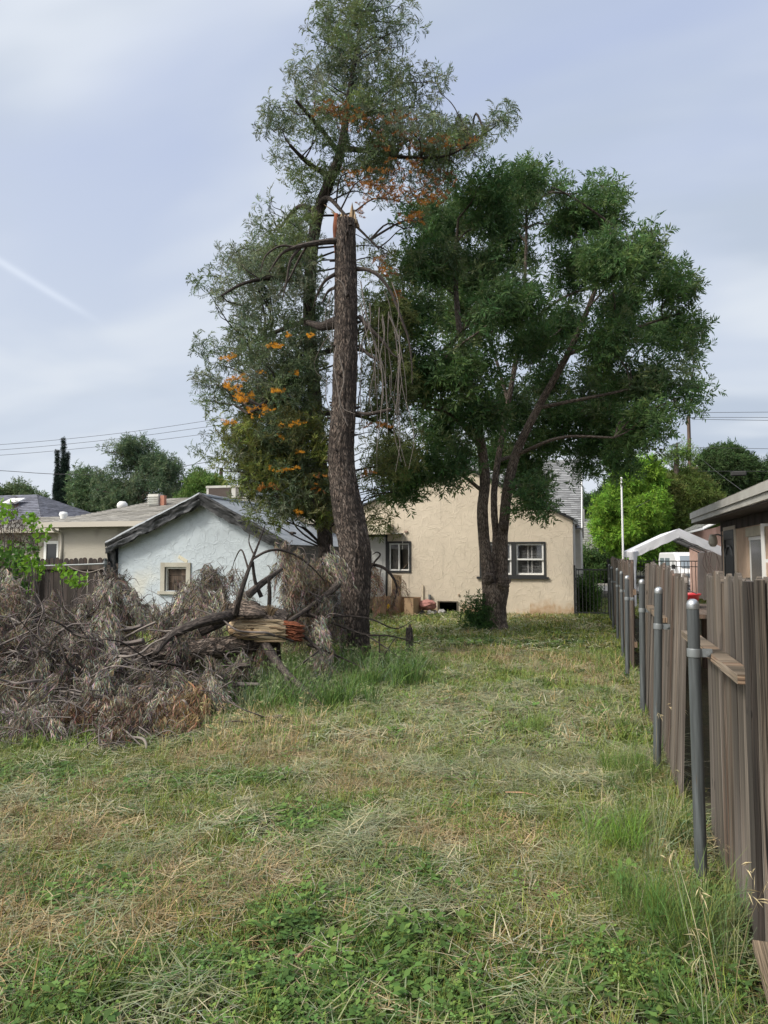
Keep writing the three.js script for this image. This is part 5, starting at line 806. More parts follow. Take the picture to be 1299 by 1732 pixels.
// ================================================================ TREES FARTHER OFF
function farTree(name, label, P, D, n, r0, r1, deep, colors, { per = 40, scale = 2.2, sprig = 'ash', trunk, group, holes, transmission = 0.35, bark = M.barkGrey } = {}) {
  const ys = P.map(p => p[1]), xs = P.map(p => p[0]), xm = trunk ? trunk[0] : (Math.min(...xs) + Math.max(...xs)) / 2, foot = far(xm, 942, D), t = thing(name, label, 'tree', null, group);
  foot.y = -0.1; const mid = far(xm + R(-4, 4), mix(Math.max(...ys), Math.min(...ys), 0.45), D), top = far(xm + R(-6, 6), mix(Math.max(...ys), Math.min(...ys), 0.85), D), r = Math.max(0.12, mid.y * 0.035);
  const st = [foot, foot.clone().lerp(mid, 0.5), mid, top]; part('trunk', limb(st, [r, r * 0.8, r * 0.55, r * 0.15], { rad: 10, seg: 24, lump: 0.15 }), bark, t);
  const cl = fill(P, D, n, r0, r1, deep, { holes, lip: 3 }); for (const c of cl) c.k = (per / 40) * (scale ** -2);
  foliage('crown', t, SPRIGS[sprig], leafMat([1, 1, 1], transmission), cl, { per: 40, scale, colors, up: 0.35, shell: 0.3 });
  part('branches', boughs(along(st, 20).slice(8), cl, 0.55, 1.3), bark, t).userData.kind = 'stuff'; return t;
}
farTree('lime_green_tree', 'bright yellow green tree behind the white pole', [[1005, 850], [1010, 880], [1000, 905], [1030, 925], [1060, 955], [1120, 955], [1125, 880], [1130, 830], [1110, 790], [1085, 778], [1050, 790], [1035, 815], [1040, 840]], 40, 70, 8, 20, [1.8, 60], [[0.17, 0.30, 0.035], [0.20, 0.35, 0.04], [0.13, 0.25, 0.03]], { per: 420, scale: 1.7, group: 'trees beyond the tent' });
farTree('olive_tree', 'dense olive green tree behind the tent ridge', [[1075, 830], [1100, 808], [1130, 800], [1165, 798], [1190, 815], [1215, 840], [1225, 870], [1205, 955], [1080, 955], [1065, 900], [1072, 860]], 43, 100, 9, 20, [2.0, 60], [[0.10, 0.145, 0.032], [0.13, 0.17, 0.04], [0.08, 0.12, 0.028], [0.16, 0.19, 0.055]], { per: 460, scale: 1.6, group: 'trees beyond the tent' });
farTree('dark_tree', 'dark green tree right of the tall utility pole', [[1180, 790], [1195, 768], [1225, 758], [1255, 768], [1278, 790], [1282, 825], [1270, 850], [1250, 880], [1190, 880], [1175, 840]], 54, 70, 9, 20, [2.2, 60], [[0.055, 0.098, 0.032], [0.065, 0.115, 0.036], [0.045, 0.08, 0.028]], { per: 420, scale: 2.0, trunk: [1228], group: 'trees beyond the tent' });
farTree('edge_tree', 'dark green tree top cut by the right edge', [[1283, 800], [1300, 782], [1340, 775], [1370, 800], [1375, 850], [1300, 845]], 54, 30, 9, 18, [2, 40], [[0.055, 0.098, 0.034], [0.045, 0.08, 0.028]], { per: 420, scale: 2.0, group: 'trees beyond the tent' });
farTree('shade_tree', 'dark green tree between the cream house and the bright tree', [[978, 835], [995, 825], [1020, 832], [1045, 825], [1050, 870], [1045, 945], [1010, 950], [985, 945], [978, 880]], 58, 70, 7, 18, [3, 40], [[0.045, 0.085, 0.030], [0.055, 0.10, 0.035], [0.035, 0.065, 0.025]], { per: 420, scale: 2.2, group: 'trees beyond the tent' });
farTree('whip_tree', 'thin tall spray of leaves above the olive tree', [[1120, 800], [1128, 770], [1150, 748], [1168, 738], [1170, 790], [1140, 808]], 42, 16, 5, 9, [0.8, 30], [[0.12, 0.20, 0.05], [0.14, 0.22, 0.05]], { per: 160, scale: 1.4, group: 'trees beyond the tent' });
farTree('backdrop_tree', 'large dark tree filling the view behind the gate shrubs', [[1010, 905], [1060, 880], [1130, 870], [1210, 880], [1220, 955], [1010, 955]], 60, 60, 12, 24, [2, 60], [[0.035, 0.07, 0.022], [0.045, 0.085, 0.028]], { per: 420, scale: 2.4, group: 'trees beyond the tent' });
farTree('airy_tree', 'airy sparse tree above the beige house roof', [[168, 795], [178, 765], [205, 745], [225, 738], [255, 748], [275, 765], [300, 782], [312, 800], [330, 830], [325, 880], [180, 880], [150, 850]], 44, 90, 6, 14, [2.2, 50], [[0.115, 0.165, 0.085], [0.10, 0.15, 0.08], [0.13, 0.17, 0.10]], { per: 110, scale: 1.5, trunk: [232], group: 'trees beyond the beige house', holes: [[215, 790, 9, 7], [262, 800, 8, 9], [245, 770, 6, 6]] });
farTree('round_tree', 'green tree between the cypress and the airy tree', [[122, 825], [135, 798], [150, 795], [165, 815], [190, 825], [195, 880], [120, 880]], 47, 40, 7, 15, [1.5, 40], [[0.12, 0.18, 0.085], [0.10, 0.15, 0.07]], { per: 260, scale: 2.0, group: 'trees beyond the beige house' });
farTree('leafy_tree', 'yellowish green tree behind the rooftop cooler', [[300, 830], [315, 805], [330, 798], [345, 805], [372, 815], [395, 850], [395, 880], [300, 880]], 40, 40, 6, 14, [1.5, 40], [[0.13, 0.21, 0.05], [0.11, 0.18, 0.05]], { per: 330, scale: 1.8, group: 'trees beyond the beige house' });
farTree('hedge_tree', 'low green tree above the slate blue roof', [[0, 835], [30, 825], [55, 835], [80, 855], [88, 880], [-60, 890], [-60, 835]], 62, 60, 8, 16, [2, 40], [[0.13, 0.18, 0.085], [0.11, 0.16, 0.07]], { per: 300, scale: 2.4, group: 'trees beyond the beige house' });
{
  const t = thing('cypress', 'dark narrow cypress with three spires above the left rooftops', 'tree'); const D = 58; const cl = [];
  for (const [x, y0, w] of [[97, 765, 7], [107.5, 746, 7], [114, 770, 5]]) for (let y = y0; y < 885; y += 3.2) { const f = sstep(-5, 85, y - y0), r = w * (0.16 + 0.84 * f); for (let i = 0; i < 3; i++) cl.push({ p: far(x + R(-1, 1) * r * 0.55, y + R(-2, 2), D + R(-1, 1) * r * 0.04), r: Math.max(0.06, r * 0.5 * D / 1201), k: 3.5 }); }
  foliage('crown', t, SPRIGS.fern, leafMat([1, 1, 1], 0.1), cl, { per: 70, scale: 0.85, up: 2.5, colors: [[0.022, 0.042, 0.030], [0.028, 0.050, 0.034], [0.018, 0.034, 0.026]] });
  for (const x of [97, 107.5, 114]) { const a = far(x, 942, D); part('trunk', limb([V(a.x, -0.1, a.z), far(x, 860, D), far(x, 780, D)], [0.2, 0.14, 0.03], { rad: 8 }), M.barkDark, t); }
}
{
  const t = thing('grapevine', 'bright yellow green leafy vine at the left edge behind the dead branches', 'vine'), D = 11.5, bigs = [];
  for (const k of [0, 1, 2]) { const o = []; for (let i = 0; i < 14; i++) { const d = rdir(); d.y = Math.abs(d.y) * 0.6; d.normalize(); const b = V(R(-0.14, 0.14), R(-0.1, 0.14), R(-0.14, 0.14)); o.push([b, d, perp(d), R(0.08, 0.13), R(0.08, 0.11), tintOf(0.2, 0.12), 0.25]); } bigs.push(leaves(o)); }
  const P = [[-30, 890], [20, 905], [50, 895], [62, 915], [80, 935], [75, 968], [95, 985], [130, 1000], [132, 985], [125, 1005], [85, 1010], [20, 1025], [-30, 1030]];
  const cl = fill(P, D, 60, 10, 22, [0.9, 40]); for (const c of cl) c.color = pick([[0.16, 0.33, 0.03], [0.20, 0.40, 0.04], [0.11, 0.26, 0.03], [0.07, 0.16, 0.03]]);
  for (const [x, y] of [[10, 868], [2, 850], [55, 885], [62, 900], [120, 975], [135, 985], [100, 965], [58, 880]]) cl.push({ p: far(x, y, D), r: 0.1, k: 2, color: [0.2, 0.38, 0.04] });
  foliage('foliage', t, bigs, leafMat([1, 1, 1], 0.45), cl, { per: 30, scale: 0.75, colors: [[0.15, 0.3, 0.03]] });
  const st = cl.map(c => limb([V(c.p.x + R(-0.3, 0.3), 0, c.p.z), c.p.clone().add(V(R(-0.2, 0.2), -0.4, 0)).setY(Math.max(0.2, c.p.y - 0.4)), c.p], [0.012, 0.008, 0.004], { rad: 4, seg: 8 })); part('stems', st, M.twig, t).userData.kind = 'stuff';
  const u = thing('dead_shrub', 'dead brown upright shrub stems above the vine', 'shrub'), ds = [], cl2 = []; for (const [x, y] of [[8, 862], [22, 858], [30, 862], [50, 870], [58, 880], [14, 880], [38, 885]]) { const e = far(x, y, D + 0.4), f = V(e.x + R(-0.2, 0.2), 0, e.z); ds.push(limb([f, f.clone().lerp(e, 0.6).add(V(R(-.1, .1), 0, 0)), e], [0.014, 0.01, 0.004], { rad: 5, seg: 10 })); for (let i = 0; i < 5; i++) cl2.push({ p: e.clone().lerp(f, i * 0.06).add(V(R(-.05, .05), 0, R(-.05, .05))), r: 0.06, k: 3 }); }
  part('stems', ds, M.twig, u).userData.kind = 'stuff'; foliage('leaves', u, SPRIGS.fern, leafMat([1, 1, 1], 0.2), cl2, { per: 60, scale: 0.35, colors: [[0.11, 0.075, 0.06], [0.13, 0.10, 0.075]] });
}

// ================================================================ FALLEN TOP OF THE TREE: log, splintered butt, limbs, dead fronds
{
  const t = thing('fallen_tree', 'fallen dead treetop with grey withered fronds heaped on the left', 'fallen tree');
  const L = (l, rs, m = M.deadBranch, name = 'limb', o = {}) => part(name, limb(l.map(([x, y, d]) => far(x, y, d)), rs, { rad: 9, seg: l.length * 9, lump: 0.18, ...o }), m, t);
  const lg = [[470, 1080, 9.5], [420, 1088, 9.4], [360, 1097, 9.3], [280, 1106, 9.2], [180, 1113, 9.0], [60, 1120, 8.9], [-80, 1128, 8.9]];
  L(lg, [0.11, 0.13, 0.135, 0.13, 0.12, 0.10, 0.09], M.bark, 'log', { rad: 36, seg: 120, rough: 0.012 });
  // the torn butt: a thick slab of opened wood with shards, red heartwood at its tip
  const A = far(388, 1046, 9.3), B = far(484, 1066, 9.35), ax = B.clone().sub(A).normalize();
  const butt = limb([far(385, 1056, 9.45), far(410, 1050, 9.45), far(440, 1052, 9.42), far(468, 1056, 9.4), far(482, 1060, 9.4)], [0.13, 0.20, 0.215, 0.20, 0.165], { rad: 30, seg: 50, rough: 0.02, lump: 0.25 });
  part('torn_butt', butt, M.barkGrey, t, 'torn open butt of the fallen trunk');
  const spl = (x0, y0, x1, y1, d, w, h, m, s, name = 'splinter') => { // a long shard from one point to another, thinning
    const a = far(x0, y0, d), b = far(x1, y1, d + R(-0.05, 0.05)), n = 7, pts = []; for (let i = 0; i <= n; i++) pts.push(a.clone().lerp(b, i / n).add(V(0, R(-0.006, 0.006), R(-0.008, 0.008))));
    const g = limb(pts, Array.from({ length: n + 1 }, (_, i) => w * (0.75 + 0.3 * Math.sin(i / n * 3.1)) * (i == n ? 0.35 : 1)), { rad: 7, seg: 16, lump: 0.5 }); const p = g.attributes.position; for (let i = 0; i < p.count; i++) { const f = p.getX(i); } part(name, g, m, s || t);
  };
  part('torn_wood', limb([far(390, 1062, 9.33), far(415, 1062, 9.3), far(445, 1063, 9.28), far(470, 1066, 9.28), far(484, 1068, 9.28)], [0.09, 0.15, 0.16, 0.15, 0.12], { rad: 60, seg: 60, rough: 0.007, freq: 14, lump: 0.12 }), M.heartPale, t, 'pale yellow torn wood');
  const core = [[392, 1062, 478, 1058, 9.24, 0.05], [395, 1070, 482, 1068, 9.22, 0.055], [400, 1078, 483, 1078, 9.22, 0.05], [410, 1052, 480, 1050, 9.24, 0.05], [400, 1046, 470, 1044, 9.28, 0.045], [430, 1084, 484, 1085, 9.24, 0.035], [440, 1060, 486, 1064, 9.20, 0.035], [445, 1072, 487, 1074, 9.19, 0.04]];
  core.forEach(([a, b, c, d, e, w], i) => spl(a, b, c, d, e - 0.05, w * 0.4, 0, i % 2 ? M.heartPale : M.heart));
  for (let i = 0; i < 12; i++) { const y = R(1044, 1086), x = R(395, 455); spl(x, y, x + R(22, 42), y + R(-3, 3), 9.13 + R(-0.02, 0.03), R(0.005, 0.014), 0, pick([M.heart, M.heartPale, M.heartPale, M.barkGrey])); }
  for (const [a, b, c, d, w] of [[474, 1056, 513, 1062, 0.04], [476, 1062, 515, 1068, 0.045], [476, 1070, 515, 1076, 0.042], [480, 1076, 512, 1083, 0.032], [474, 1052, 508, 1056, 0.025]]) spl(a, b, c, d, 9.25, w, 0, M.heartRed);
  for (let i = 0; i < 14; i++) { const y = R(1052, 1080), x = R(476, 488); spl(x, y, x + R(16, 30), y + R(1, 7), 9.19 + R(-0.02, 0.03), R(0.006, 0.014), 0, M.heartRed); }
  spl(385, 1028, 462, 1036, 9.3, 0.07, 0, M.barkGrey, t, 'bark_slab'); spl(395, 1020, 440, 1024, 9.35, 0.05, 0, M.barkGrey, t, 'bark_slab'); spl(382, 1040, 450, 1040, 9.22, 0.06, 0, M.barkGrey, t, 'bark_slab');
  for (let i = 0; i < 46; i++) { const a = R(-1.1, 1.1), b = far(458 + R(-4, 4), 1046, 9.24), e = b.clone().add(V(Math.sin(a) * 0.12, 0.05 + Math.cos(a) * 0.13, R(-0.03, 0.08))); part('fibre', limb([b, b.clone().lerp(e, 0.5).add(V(0, 0.03, 0)), e], [0.006, 0.005, 0.002], { rad: 4, seg: 5 }), M.heartPale, t); }
  for (let i = 0; i < 34; i++) { const b = far(388 + R(-8, 6), 1024 + R(-10, 12), 9.15), e = b.clone().add(V(R(-0.10, -0.02), -R(0.05, 0.2), R(0, 0.05))); part('fibre', limb([b, e], [0.007, 0.003], { rad: 4, seg: 3 }), pick([M.heart, M.twigPale]), t); }
  // big limbs
  L([[392, 1040, 9.2], [368, 1045, 8.9], [330, 1056, 8.7], [285, 1078, 8.5], [262, 1105, 8.3]], [0.07, 0.07, 0.06, 0.05, 0.035]);
  L([[398, 1036, 9.2], [372, 1052, 9.0], [338, 1070, 8.9]], [0.06, 0.075, 0.06], M.barkDark);
  L([[398, 1040, 9.1], [405, 1010, 9.0], [418, 970, 9.2], [427, 946, 9.4], [440, 912, 9.6], [448, 890, 9.7]], [0.045, 0.035, 0.026, 0.02, 0.012, 0.006], M.barkDark);
  L([[427, 946, 9.4], [448, 934, 9.5], [471, 930, 9.7], [505, 942, 10], [530, 962, 10.1], [549, 983, 10.2]], [0.016, 0.018, 0.018, 0.016, 0.012, 0.008]);
  L([[420, 1006, 9.3], [445, 985, 9.5], [477, 962, 9.8]], [0.055, 0.045, 0.022]); L([[427, 950, 9.4], [432, 985, 9.4], [442, 1010, 9.4]], [0.02, 0.025, 0.03], M.barkDark); L([[454, 978, 9.4], [456, 1000, 9.4], [455, 1030, 9.4]], [0.02, 0.026, 0.03], M.barkDark);
  L([[420, 962, 9.3], [408, 930, 9.4], [398, 945, 9.5], [392, 965, 9.6]], [0.014, 0.01, 0.007, 0.004]); L([[430, 940, 9.4], [421, 916, 9.5], [423, 900, 9.5]], [0.012, 0.008, 0.004]);
  L([[446, 1085, 9.3], [460, 1108, 9.0], [480, 1134, 8.6], [510, 1162, 8.1], [548, 1194, 7.6]], [0.065, 0.06, 0.045, 0.03, 0.01]); L([[455, 1095, 9.3], [456, 1130, 9.2], [450, 1165, 8.9]], [0.04, 0.035, 0.03], M.barkDark); L([[470, 1086, 9.35], [472, 1120, 9.4], [470, 1150, 9.2]], [0.03, 0.03, 0.02], M.barkDark); L([[500, 1130, 8.8], [516, 1118, 8.9], [545, 1096, 9.4]], [0.012, 0.014, 0.012]);
  L([[478, 1134, 8.6], [500, 1180, 7.9], [515, 1205, 7.5]], [0.02, 0.015, 0.006]); L([[490, 1050, 9.9], [520, 1030, 10.2], [560, 1000, 10.4], [572, 988, 10.5]], [0.03, 0.035, 0.05, 0.06]);
  // limbs reaching right across the standing trunk
  L([[520, 1036, 10.2], [545, 1047, 10.1], [575, 1058, 10.1], [615, 1073, 10.1], [662, 1076, 10.2], [720, 1092, 10.4]], [0.022, 0.02, 0.018, 0.016, 0.011, 0.004], M.barkDark); L([[505, 1040, 10.2], [550, 1044, 10.2], [587, 1042, 10.2], [627, 1047, 10.2], [670, 1063, 10.3], [704, 1046, 10.5]], [0.02, 0.016, 0.014, 0.012, 0.009, 0.003], M.barkDark);
  L([[641, 1074, 10.15], [642, 1100, 10.1], [640, 1135, 9.9]], [0.01, 0.012, 0.012], M.barkDark); L([[620, 1074, 10.1], [650, 1094, 9.9], [684, 1118, 9.7]], [0.011, 0.009, 0.004], M.barkDark); L([[641, 1132, 9.9], [652, 1105, 10.0], [668, 1080, 10.2]], [0.012, 0.008, 0.005], M.barkDark); L([[520, 1090, 9.8], [560, 1105, 9.7], [620, 1132, 9.5]], [0.02, 0.014, 0.005], M.barkDark); L([[500, 1068, 10], [525, 1085, 10], [545, 1110, 9.8]], [0.03, 0.025, 0.012], M.barkDark);
  L([[622, 953, 12.2], [650, 961, 12.1], [668, 983, 12.0], [671, 1000, 12.0], [664, 1022, 12], [655, 1034, 12]], [0.03, 0.026, 0.02, 0.015, 0.010, 0.004], M.barkDark); L([[624, 968, 12.2], [634, 950, 12.1], [643, 938, 12.1], [638, 934, 12.1], [630, 938, 12.1]], [0.014, 0.016, 0.015, 0.012, 0.006], M.barkDark); L([[645, 960, 12.1], [640, 990, 12.1], [633, 1010, 12.1]], [0.008, 0.006, 0.003]);
  // arching dry limbs through the heap
  const Dy = y => y > 1100 ? mix(8.7, 5.75, (y - 1100) / 210) : y > 1000 ? mix(10.4, 8.7, (y - 1000) / 100) : mix(12.2, 10.4, (y - 940) / 60);
  for (let i = 0; i < 120; i++) { // each wanders off from the log side, forking and kinking
    let x = R(-30, 500), y = R(1040, 1240), D = Dy(y) + R(-0.25, 0.25), h = (rnd() < 0.7 ? Math.PI : 0) + R(-0.75, 0.75), r = rnd() < 0.2 ? R(0.025, 0.045) : R(0.005, 0.018); const l = [], rr = []; const n = Math.round(R(4, 8));
    for (let k = 0; k < n; k++) { l.push([x, y, D]); rr.push(r); r *= R(0.72, 0.9); const s = R(14, 34); x += Math.cos(h) * s; y += Math.sin(h) * s * 0.75; D += R(-0.16, 0.14); h += R(-0.55, 0.55); }
    if (l.some(q => q[1] < 985 || far(...q).y < 0.06)) continue;
    L(l, rr, pick([M.deadBranch, M.twig, M.twig, M.barkDark, M.twigPale]), 'branch', { rad: 7, seg: n * 6 }); }
  L([[100, 1238, 6.6], [180, 1236, 6.4], [215, 1246, 6.2], [244, 1252, 6.0], [247, 1268, 5.9], [236, 1290, 5.8], [222, 1312, 5.75]], [0.008, 0.010, 0.012, 0.012, 0.011, 0.010, 0.006], M.twigPale, 'branch'); L([[210, 1234, 6.2], [240, 1262, 6.0], [262, 1280, 5.9]], [0.008, 0.007, 0.004], M.twigPale, 'branch'); L([[280, 1215, 6.9], [300, 1192, 6.9], [312, 1186, 6.8], [322, 1205, 6.8], [334, 1240, 6.7]], [0.012, 0.012, 0.011, 0.010, 0.006], M.twigPale, 'branch');
  L([[175, 962, 11], [192, 1000, 10.8], [200, 1032, 10.6], [188, 1055, 10.4], [160, 1080, 10]], [0.012, 0.016, 0.02, 0.022, 0.022], M.twig, 'branch'); L([[70, 1085, 9.6], [130, 1068, 9.9], [190, 1040, 10.3], [205, 1015, 10.5], [215, 985, 10.7]], [0.026, 0.024, 0.02, 0.012, 0.005], M.twig, 'branch');
  // fronds
  const P = [[-60, 960], [-20, 952], [10, 965], [35, 1005], [75, 1012], [110, 1022], [160, 1010], [165, 968], [185, 960], [212, 975], [232, 1000], [212, 1012], [200, 1040], [192, 1060], [240, 1068], [262, 1030], [285, 998], [330, 985], [355, 962], [400, 960], [418, 985], [440, 1010], [470, 1005], [478, 950], [520, 938], [568, 945], [575, 1010], [560, 1075], [520, 1095], [512, 1125], [480, 1110], [440, 1105], [430, 1150], [405, 1190], [350, 1190], [338, 1215], [335, 1270], [300, 1275], [255, 1290], [240, 1312], [180, 1315], [130, 1290], [60, 1280], [-60, 1285]];
  const grey = [[0.27, 0.232, 0.185], [0.21, 0.18, 0.145], [0.34, 0.30, 0.245], [0.155, 0.132, 0.108], [0.26, 0.21, 0.158], [0.42, 0.38, 0.315], [0.12, 0.10, 0.085]];
  const xs = [], cl = []; let guard = 0;
  while (cl.length < 390 && guard++ < 20000) { const x = R(-60, 575), y = R(945, 1315); if (!inPoly(P, x, y) || edgeDist(P, x, y) < 9 + (y < 1060 ? 2 : 0)) continue; if (x > 230 && x < 400 && y > 1075 && y < 1140 && rnd() < 0.7) continue; if (x > 375 && x < 540 && y > 1018 && y < 1098) continue; if (x > 470 && y > 1085 && y < 1110 && rnd() < 0.6) continue; const D = (x > 190 && x < 470 && y > 1060 && y < 1140 ? 9.7 : Dy(y)) + R(-0.35, 0.9); cl.push({ p: far(x, y, D), r: R(0.10, 0.25), k: x > 470 ? 0.8 : 1, color: (x > 130 && x < 270 && y > 1210) && rnd() < 0.65 ? pick([[0.20, 0.125, 0.085], [0.17, 0.12, 0.09]]) : (x > 290 && x < 340 && y > 1180) ? [0.27, 0.19, 0.11] : (x > 470 && y < 1010) ? pick([[0.24, 0.19, 0.13], [0.20, 0.16, 0.12]]) : pick(grey) }); }
  for (let i = 0; i < 44; i++) { const x = R(480, 572), y = R(955, 1075); cl.push({ p: far(x, y, 10.6 + R(-0.4, 0.6)), r: R(0.1, 0.2), color: pick([[0.24, 0.195, 0.14], [0.20, 0.165, 0.125], [0.27, 0.232, 0.185], [0.15, 0.125, 0.10]]) }); }
  for (let i = 0; i < 110; i++) { const x = R(-40, 560), y = R(1030, 1200), D = Dy(y) + R(0.9, 2.2), q = far(x, y, D); if (q.y < 0.12 || q.y > 1.0 || (x > 385 && x < 520)) continue; cl.push({ p: q, r: R(0.2, 0.34), color: pick(grey) }); }
  for (const [x, y, d, r] of [[186, 975, 10.8, .13], [200, 985, 10.8, .14], [215, 995, 10.7, .12], [175, 985, 10.9, .12], [224, 1012, 10.6, .09], [190, 1000, 10.8, .1], [630, 975, 12.1, .10], [632, 1000, 12.1, .09], [668, 1005, 12, .08], [660, 1020, 12, .09], [676, 990, 12, .07], [648, 1020, 12.05, .08], [480, 935, 10, .12], [505, 950, 10, .14], [560, 945, 10.2, .12], [305, 1225, 6.7, .15], [315, 1250, 6.6, .14], [322, 1215, 6.75, .12], [90, 1025, 9.9, .16], [60, 1040, 9.6, .2], [30, 1000, 10.3, .2], [10, 985, 10.6, .2], [305, 1085, 8.6, .12], [300, 1110, 8.5, .12], [310, 1060, 8.8, .1]]) cl.push({ p: far(x, y, d), r, k: 2.2, color: x > 600 ? [0.25, 0.17, 0.12] : (y > 1200 ? [0.28, 0.19, 0.11] : pick(grey)) });
  foliage('dead_fronds', t, SPRIGS.dead, leafMat([1, 1, 1], 0.12, { roughness: 0.7 }), cl, { per: 23, scale: 0.95, colors: grey, hang: true, shell: 0.1, label: 'limp grey withered fronds' });
  const tw = []; for (const c of cl) for (let i = 0; i < 5; i++) { const e = c.p.clone().addScaledVector(rdir(), c.r * 1.5), s = c.p.clone().addScaledVector(rdir(), c.r); e.y = Math.max(0.05, e.y); s.y = Math.max(0.03, s.y); tw.push(limb([s, s.clone().lerp(e, 0.5).add(V(R(-.06, .06), R(0, 0.1), R(-.06, .06))), e], [R(0.004, 0.009), 0.005, 0.002], { rad: 4, seg: 6, cap: false })); }
  part('twigs', tw, M.twig, t).userData.kind = 'stuff';
}

// ================================================================ SMALL THINGS by the house
{
  const s = thing('wood_stake', 'short weathered wooden stake right of the broken trunk', 'stake', ground(692, 1108));
  part('stake', limb([V(0, -0.05, 0), V(0.01, 0.22, 0), V(0.0, 0.46, 0.0)], [0.075, 0.062, 0.05], { rad: 14, seg: 24, rough: 0.008, lump: 0.25 }), mat([0.13, 0.118, 0.112], { map: T.bark, bumpMap: T.barkBump, bumpScale: 0.01 }), s);
  part('split_top', limb([V(0.01, 0.42, 0.01), V(0.02, 0.53, 0)], [0.035, 0.012], { rad: 6, seg: 4, lump: 0.4 }), M.barkGrey, s);
}
{
  const p = onZ(672, 1040, -19.4); const b = thing('cardboard_box', 'large open brown cardboard box below the small window', 'box', V(p.x, 0, -19.4)); b.rotation.y = -0.1;
  const cb = mat([0.44, 0.30, 0.185], { map: T.patch, roughness: 0.9 }), x0 = -0.62, x1 = 0.58, z0 = -0.35, z1 = 0.3, h = 0.52;
  part('side', [bx(x0, x0 + 0.012, 0.05, h, z0, z1)], cb, b); part('side', [bx(x1 - 0.012, x1, 0.05, h, z0, z1)], cb, b); part('back', [bx(x0 + 0.012, x1 - 0.012, 0.05, h, z0, z0 + 0.012)], cb, b); part('front', [bx(0.32, x1 - 0.013, 0.05, h, z1 - 0.012, z1)], cb, b); part('front', [bx(x0 + 0.013, -0.22, 0.05, h, z1 - 0.012, z1)], cb, b); part('bottom', bx(x0, x1, 0.035, 0.049, z0, z1), cb, b);
  part('flap', beam(V(-0.02, h + 0.004, z0), V(-0.02, h + 0.05, z1 + 0.10), 1.2, 0.012, V(1, 0, 0)), mat([0.52, 0.38, 0.25], { map: T.patch }), b);
  part('label_sticker', bx(-0.19, -0.03, 0.22, 0.36, z1 + 0.003, z1 + 0.006), mat([0.70, 0.42, 0.03]), b, 'yellow sticker');
  const s = thing('wood_pallet', 'low board platform under the cardboard box', 'pallet', V(p.x, 0, -19.4)); for (let i = 0; i < 5; i++) part('board', box(1.5, 0.02, 0.12, 0, 0.022, -0.36 + i * 0.17, i), mat([0.22, 0.18, 0.14], { map: T.wood[i % 3] }), s);
}
{
  const p = onZ(722, 1030, -19.7), c = thing('pink_cushion', 'crumpled dusty pink cushion beside the cardboard box', 'cushion', V(p.x, 0, -19.7));
  const g = new THREE.IcosahedronGeometry(0.24, 4), q = g.attributes.position; for (let i = 0; i < q.count; i++) { const f = 1 + 0.45 * fbm(q.getX(i) * 7, q.getY(i) * 7, q.getZ(i) * 7, 3); q.setXYZ(i, q.getX(i) * f * 1.15, q.getY(i) * f * 0.62, q.getZ(i) * f); } g.computeVertexNormals(); part('cushion', g.translate(0, 0.30, 0), mat([0.36, 0.165, 0.145], { bumpMap: T.tarp, bumpScale: 0.02 }), c);
  const r = thing('rubble', 'pale broken concrete lumps under the pink cushion', 'rubble', V(p.x, 0, -19.7)); for (let i = 0; i < 9; i++) { const k = new THREE.DodecahedronGeometry(R(0.06, 0.13), 0), w = k.attributes.position; for (let j = 0; j < w.count; j++) w.setY(j, w.getY(j) * 0.7); part('lump', k.rotateY(i).rotateX(i * 2).translate(R(-0.32, 0.45), R(0.05, 0.12), R(-0.2, 0.25)), mat([0.38, 0.37, 0.36], { bumpMap: T.fine, bumpScale: 0.02 }), r); }
}
{
  const p = V(-0.05, 0, -21.6), s = thing('gate_shrub', 'leafy green shrub just behind the iron gate', 'shrub', p), cl = []; for (let i = 0; i < 22; i++) cl.push({ p: V(R(-0.25, 0.12), R(0.2, 1.0), R(-0.6, 0.4)), r: R(0.1, 0.2), k: 1.6 });
  foliage('foliage', s, SPRIGS.ash, leafMat([1, 1, 1], 0.35), cl, { per: 60, scale: 0.8, colors: [[0.09, 0.17, 0.035], [0.07, 0.13, 0.03]] }); part('stems', cl.map(c => limb([V(0, 0, 0), c.p.clone().multiplyScalar(0.5), c.p], [0.012, 0.008, 0.004], { rad: 4, seg: 6 })), M.twig, s).userData.kind = 'stuff';
}
for (const [px_, py_, z, lab, col] of [[997, 958, -45.6, 'flowering shrub below the green roofed house', [0.075, 0.13, 0.04]], [1022, 950, -46, 'dark shrub right of the green roofed house', [0.04, 0.075, 0.025]]]) {
  const q = onZ(px_, py_, z), s = thing('street_shrub', lab, 'shrub', V(q.x, 0, z)), cl = []; for (let i = 0; i < 26; i++) cl.push({ p: V(R(-0.9, 0.9), R(0.3, 2.0), R(-0.5, 0.5)), r: R(0.2, 0.4), k: 0.6 });
  foliage('foliage', s, SPRIGS.ash, leafMat([1, 1, 1], 0.3), cl, { per: 60, scale: 1.4, colors: [col, col.map(c => c * 1.3)] }); part('stems', cl.slice(0, 8).map(c => limb([V(0, 0, 0), c.p], [0.03, 0.01], { rad: 5, seg: 4 })), M.twig, s).userData.kind = 'stuff';
}

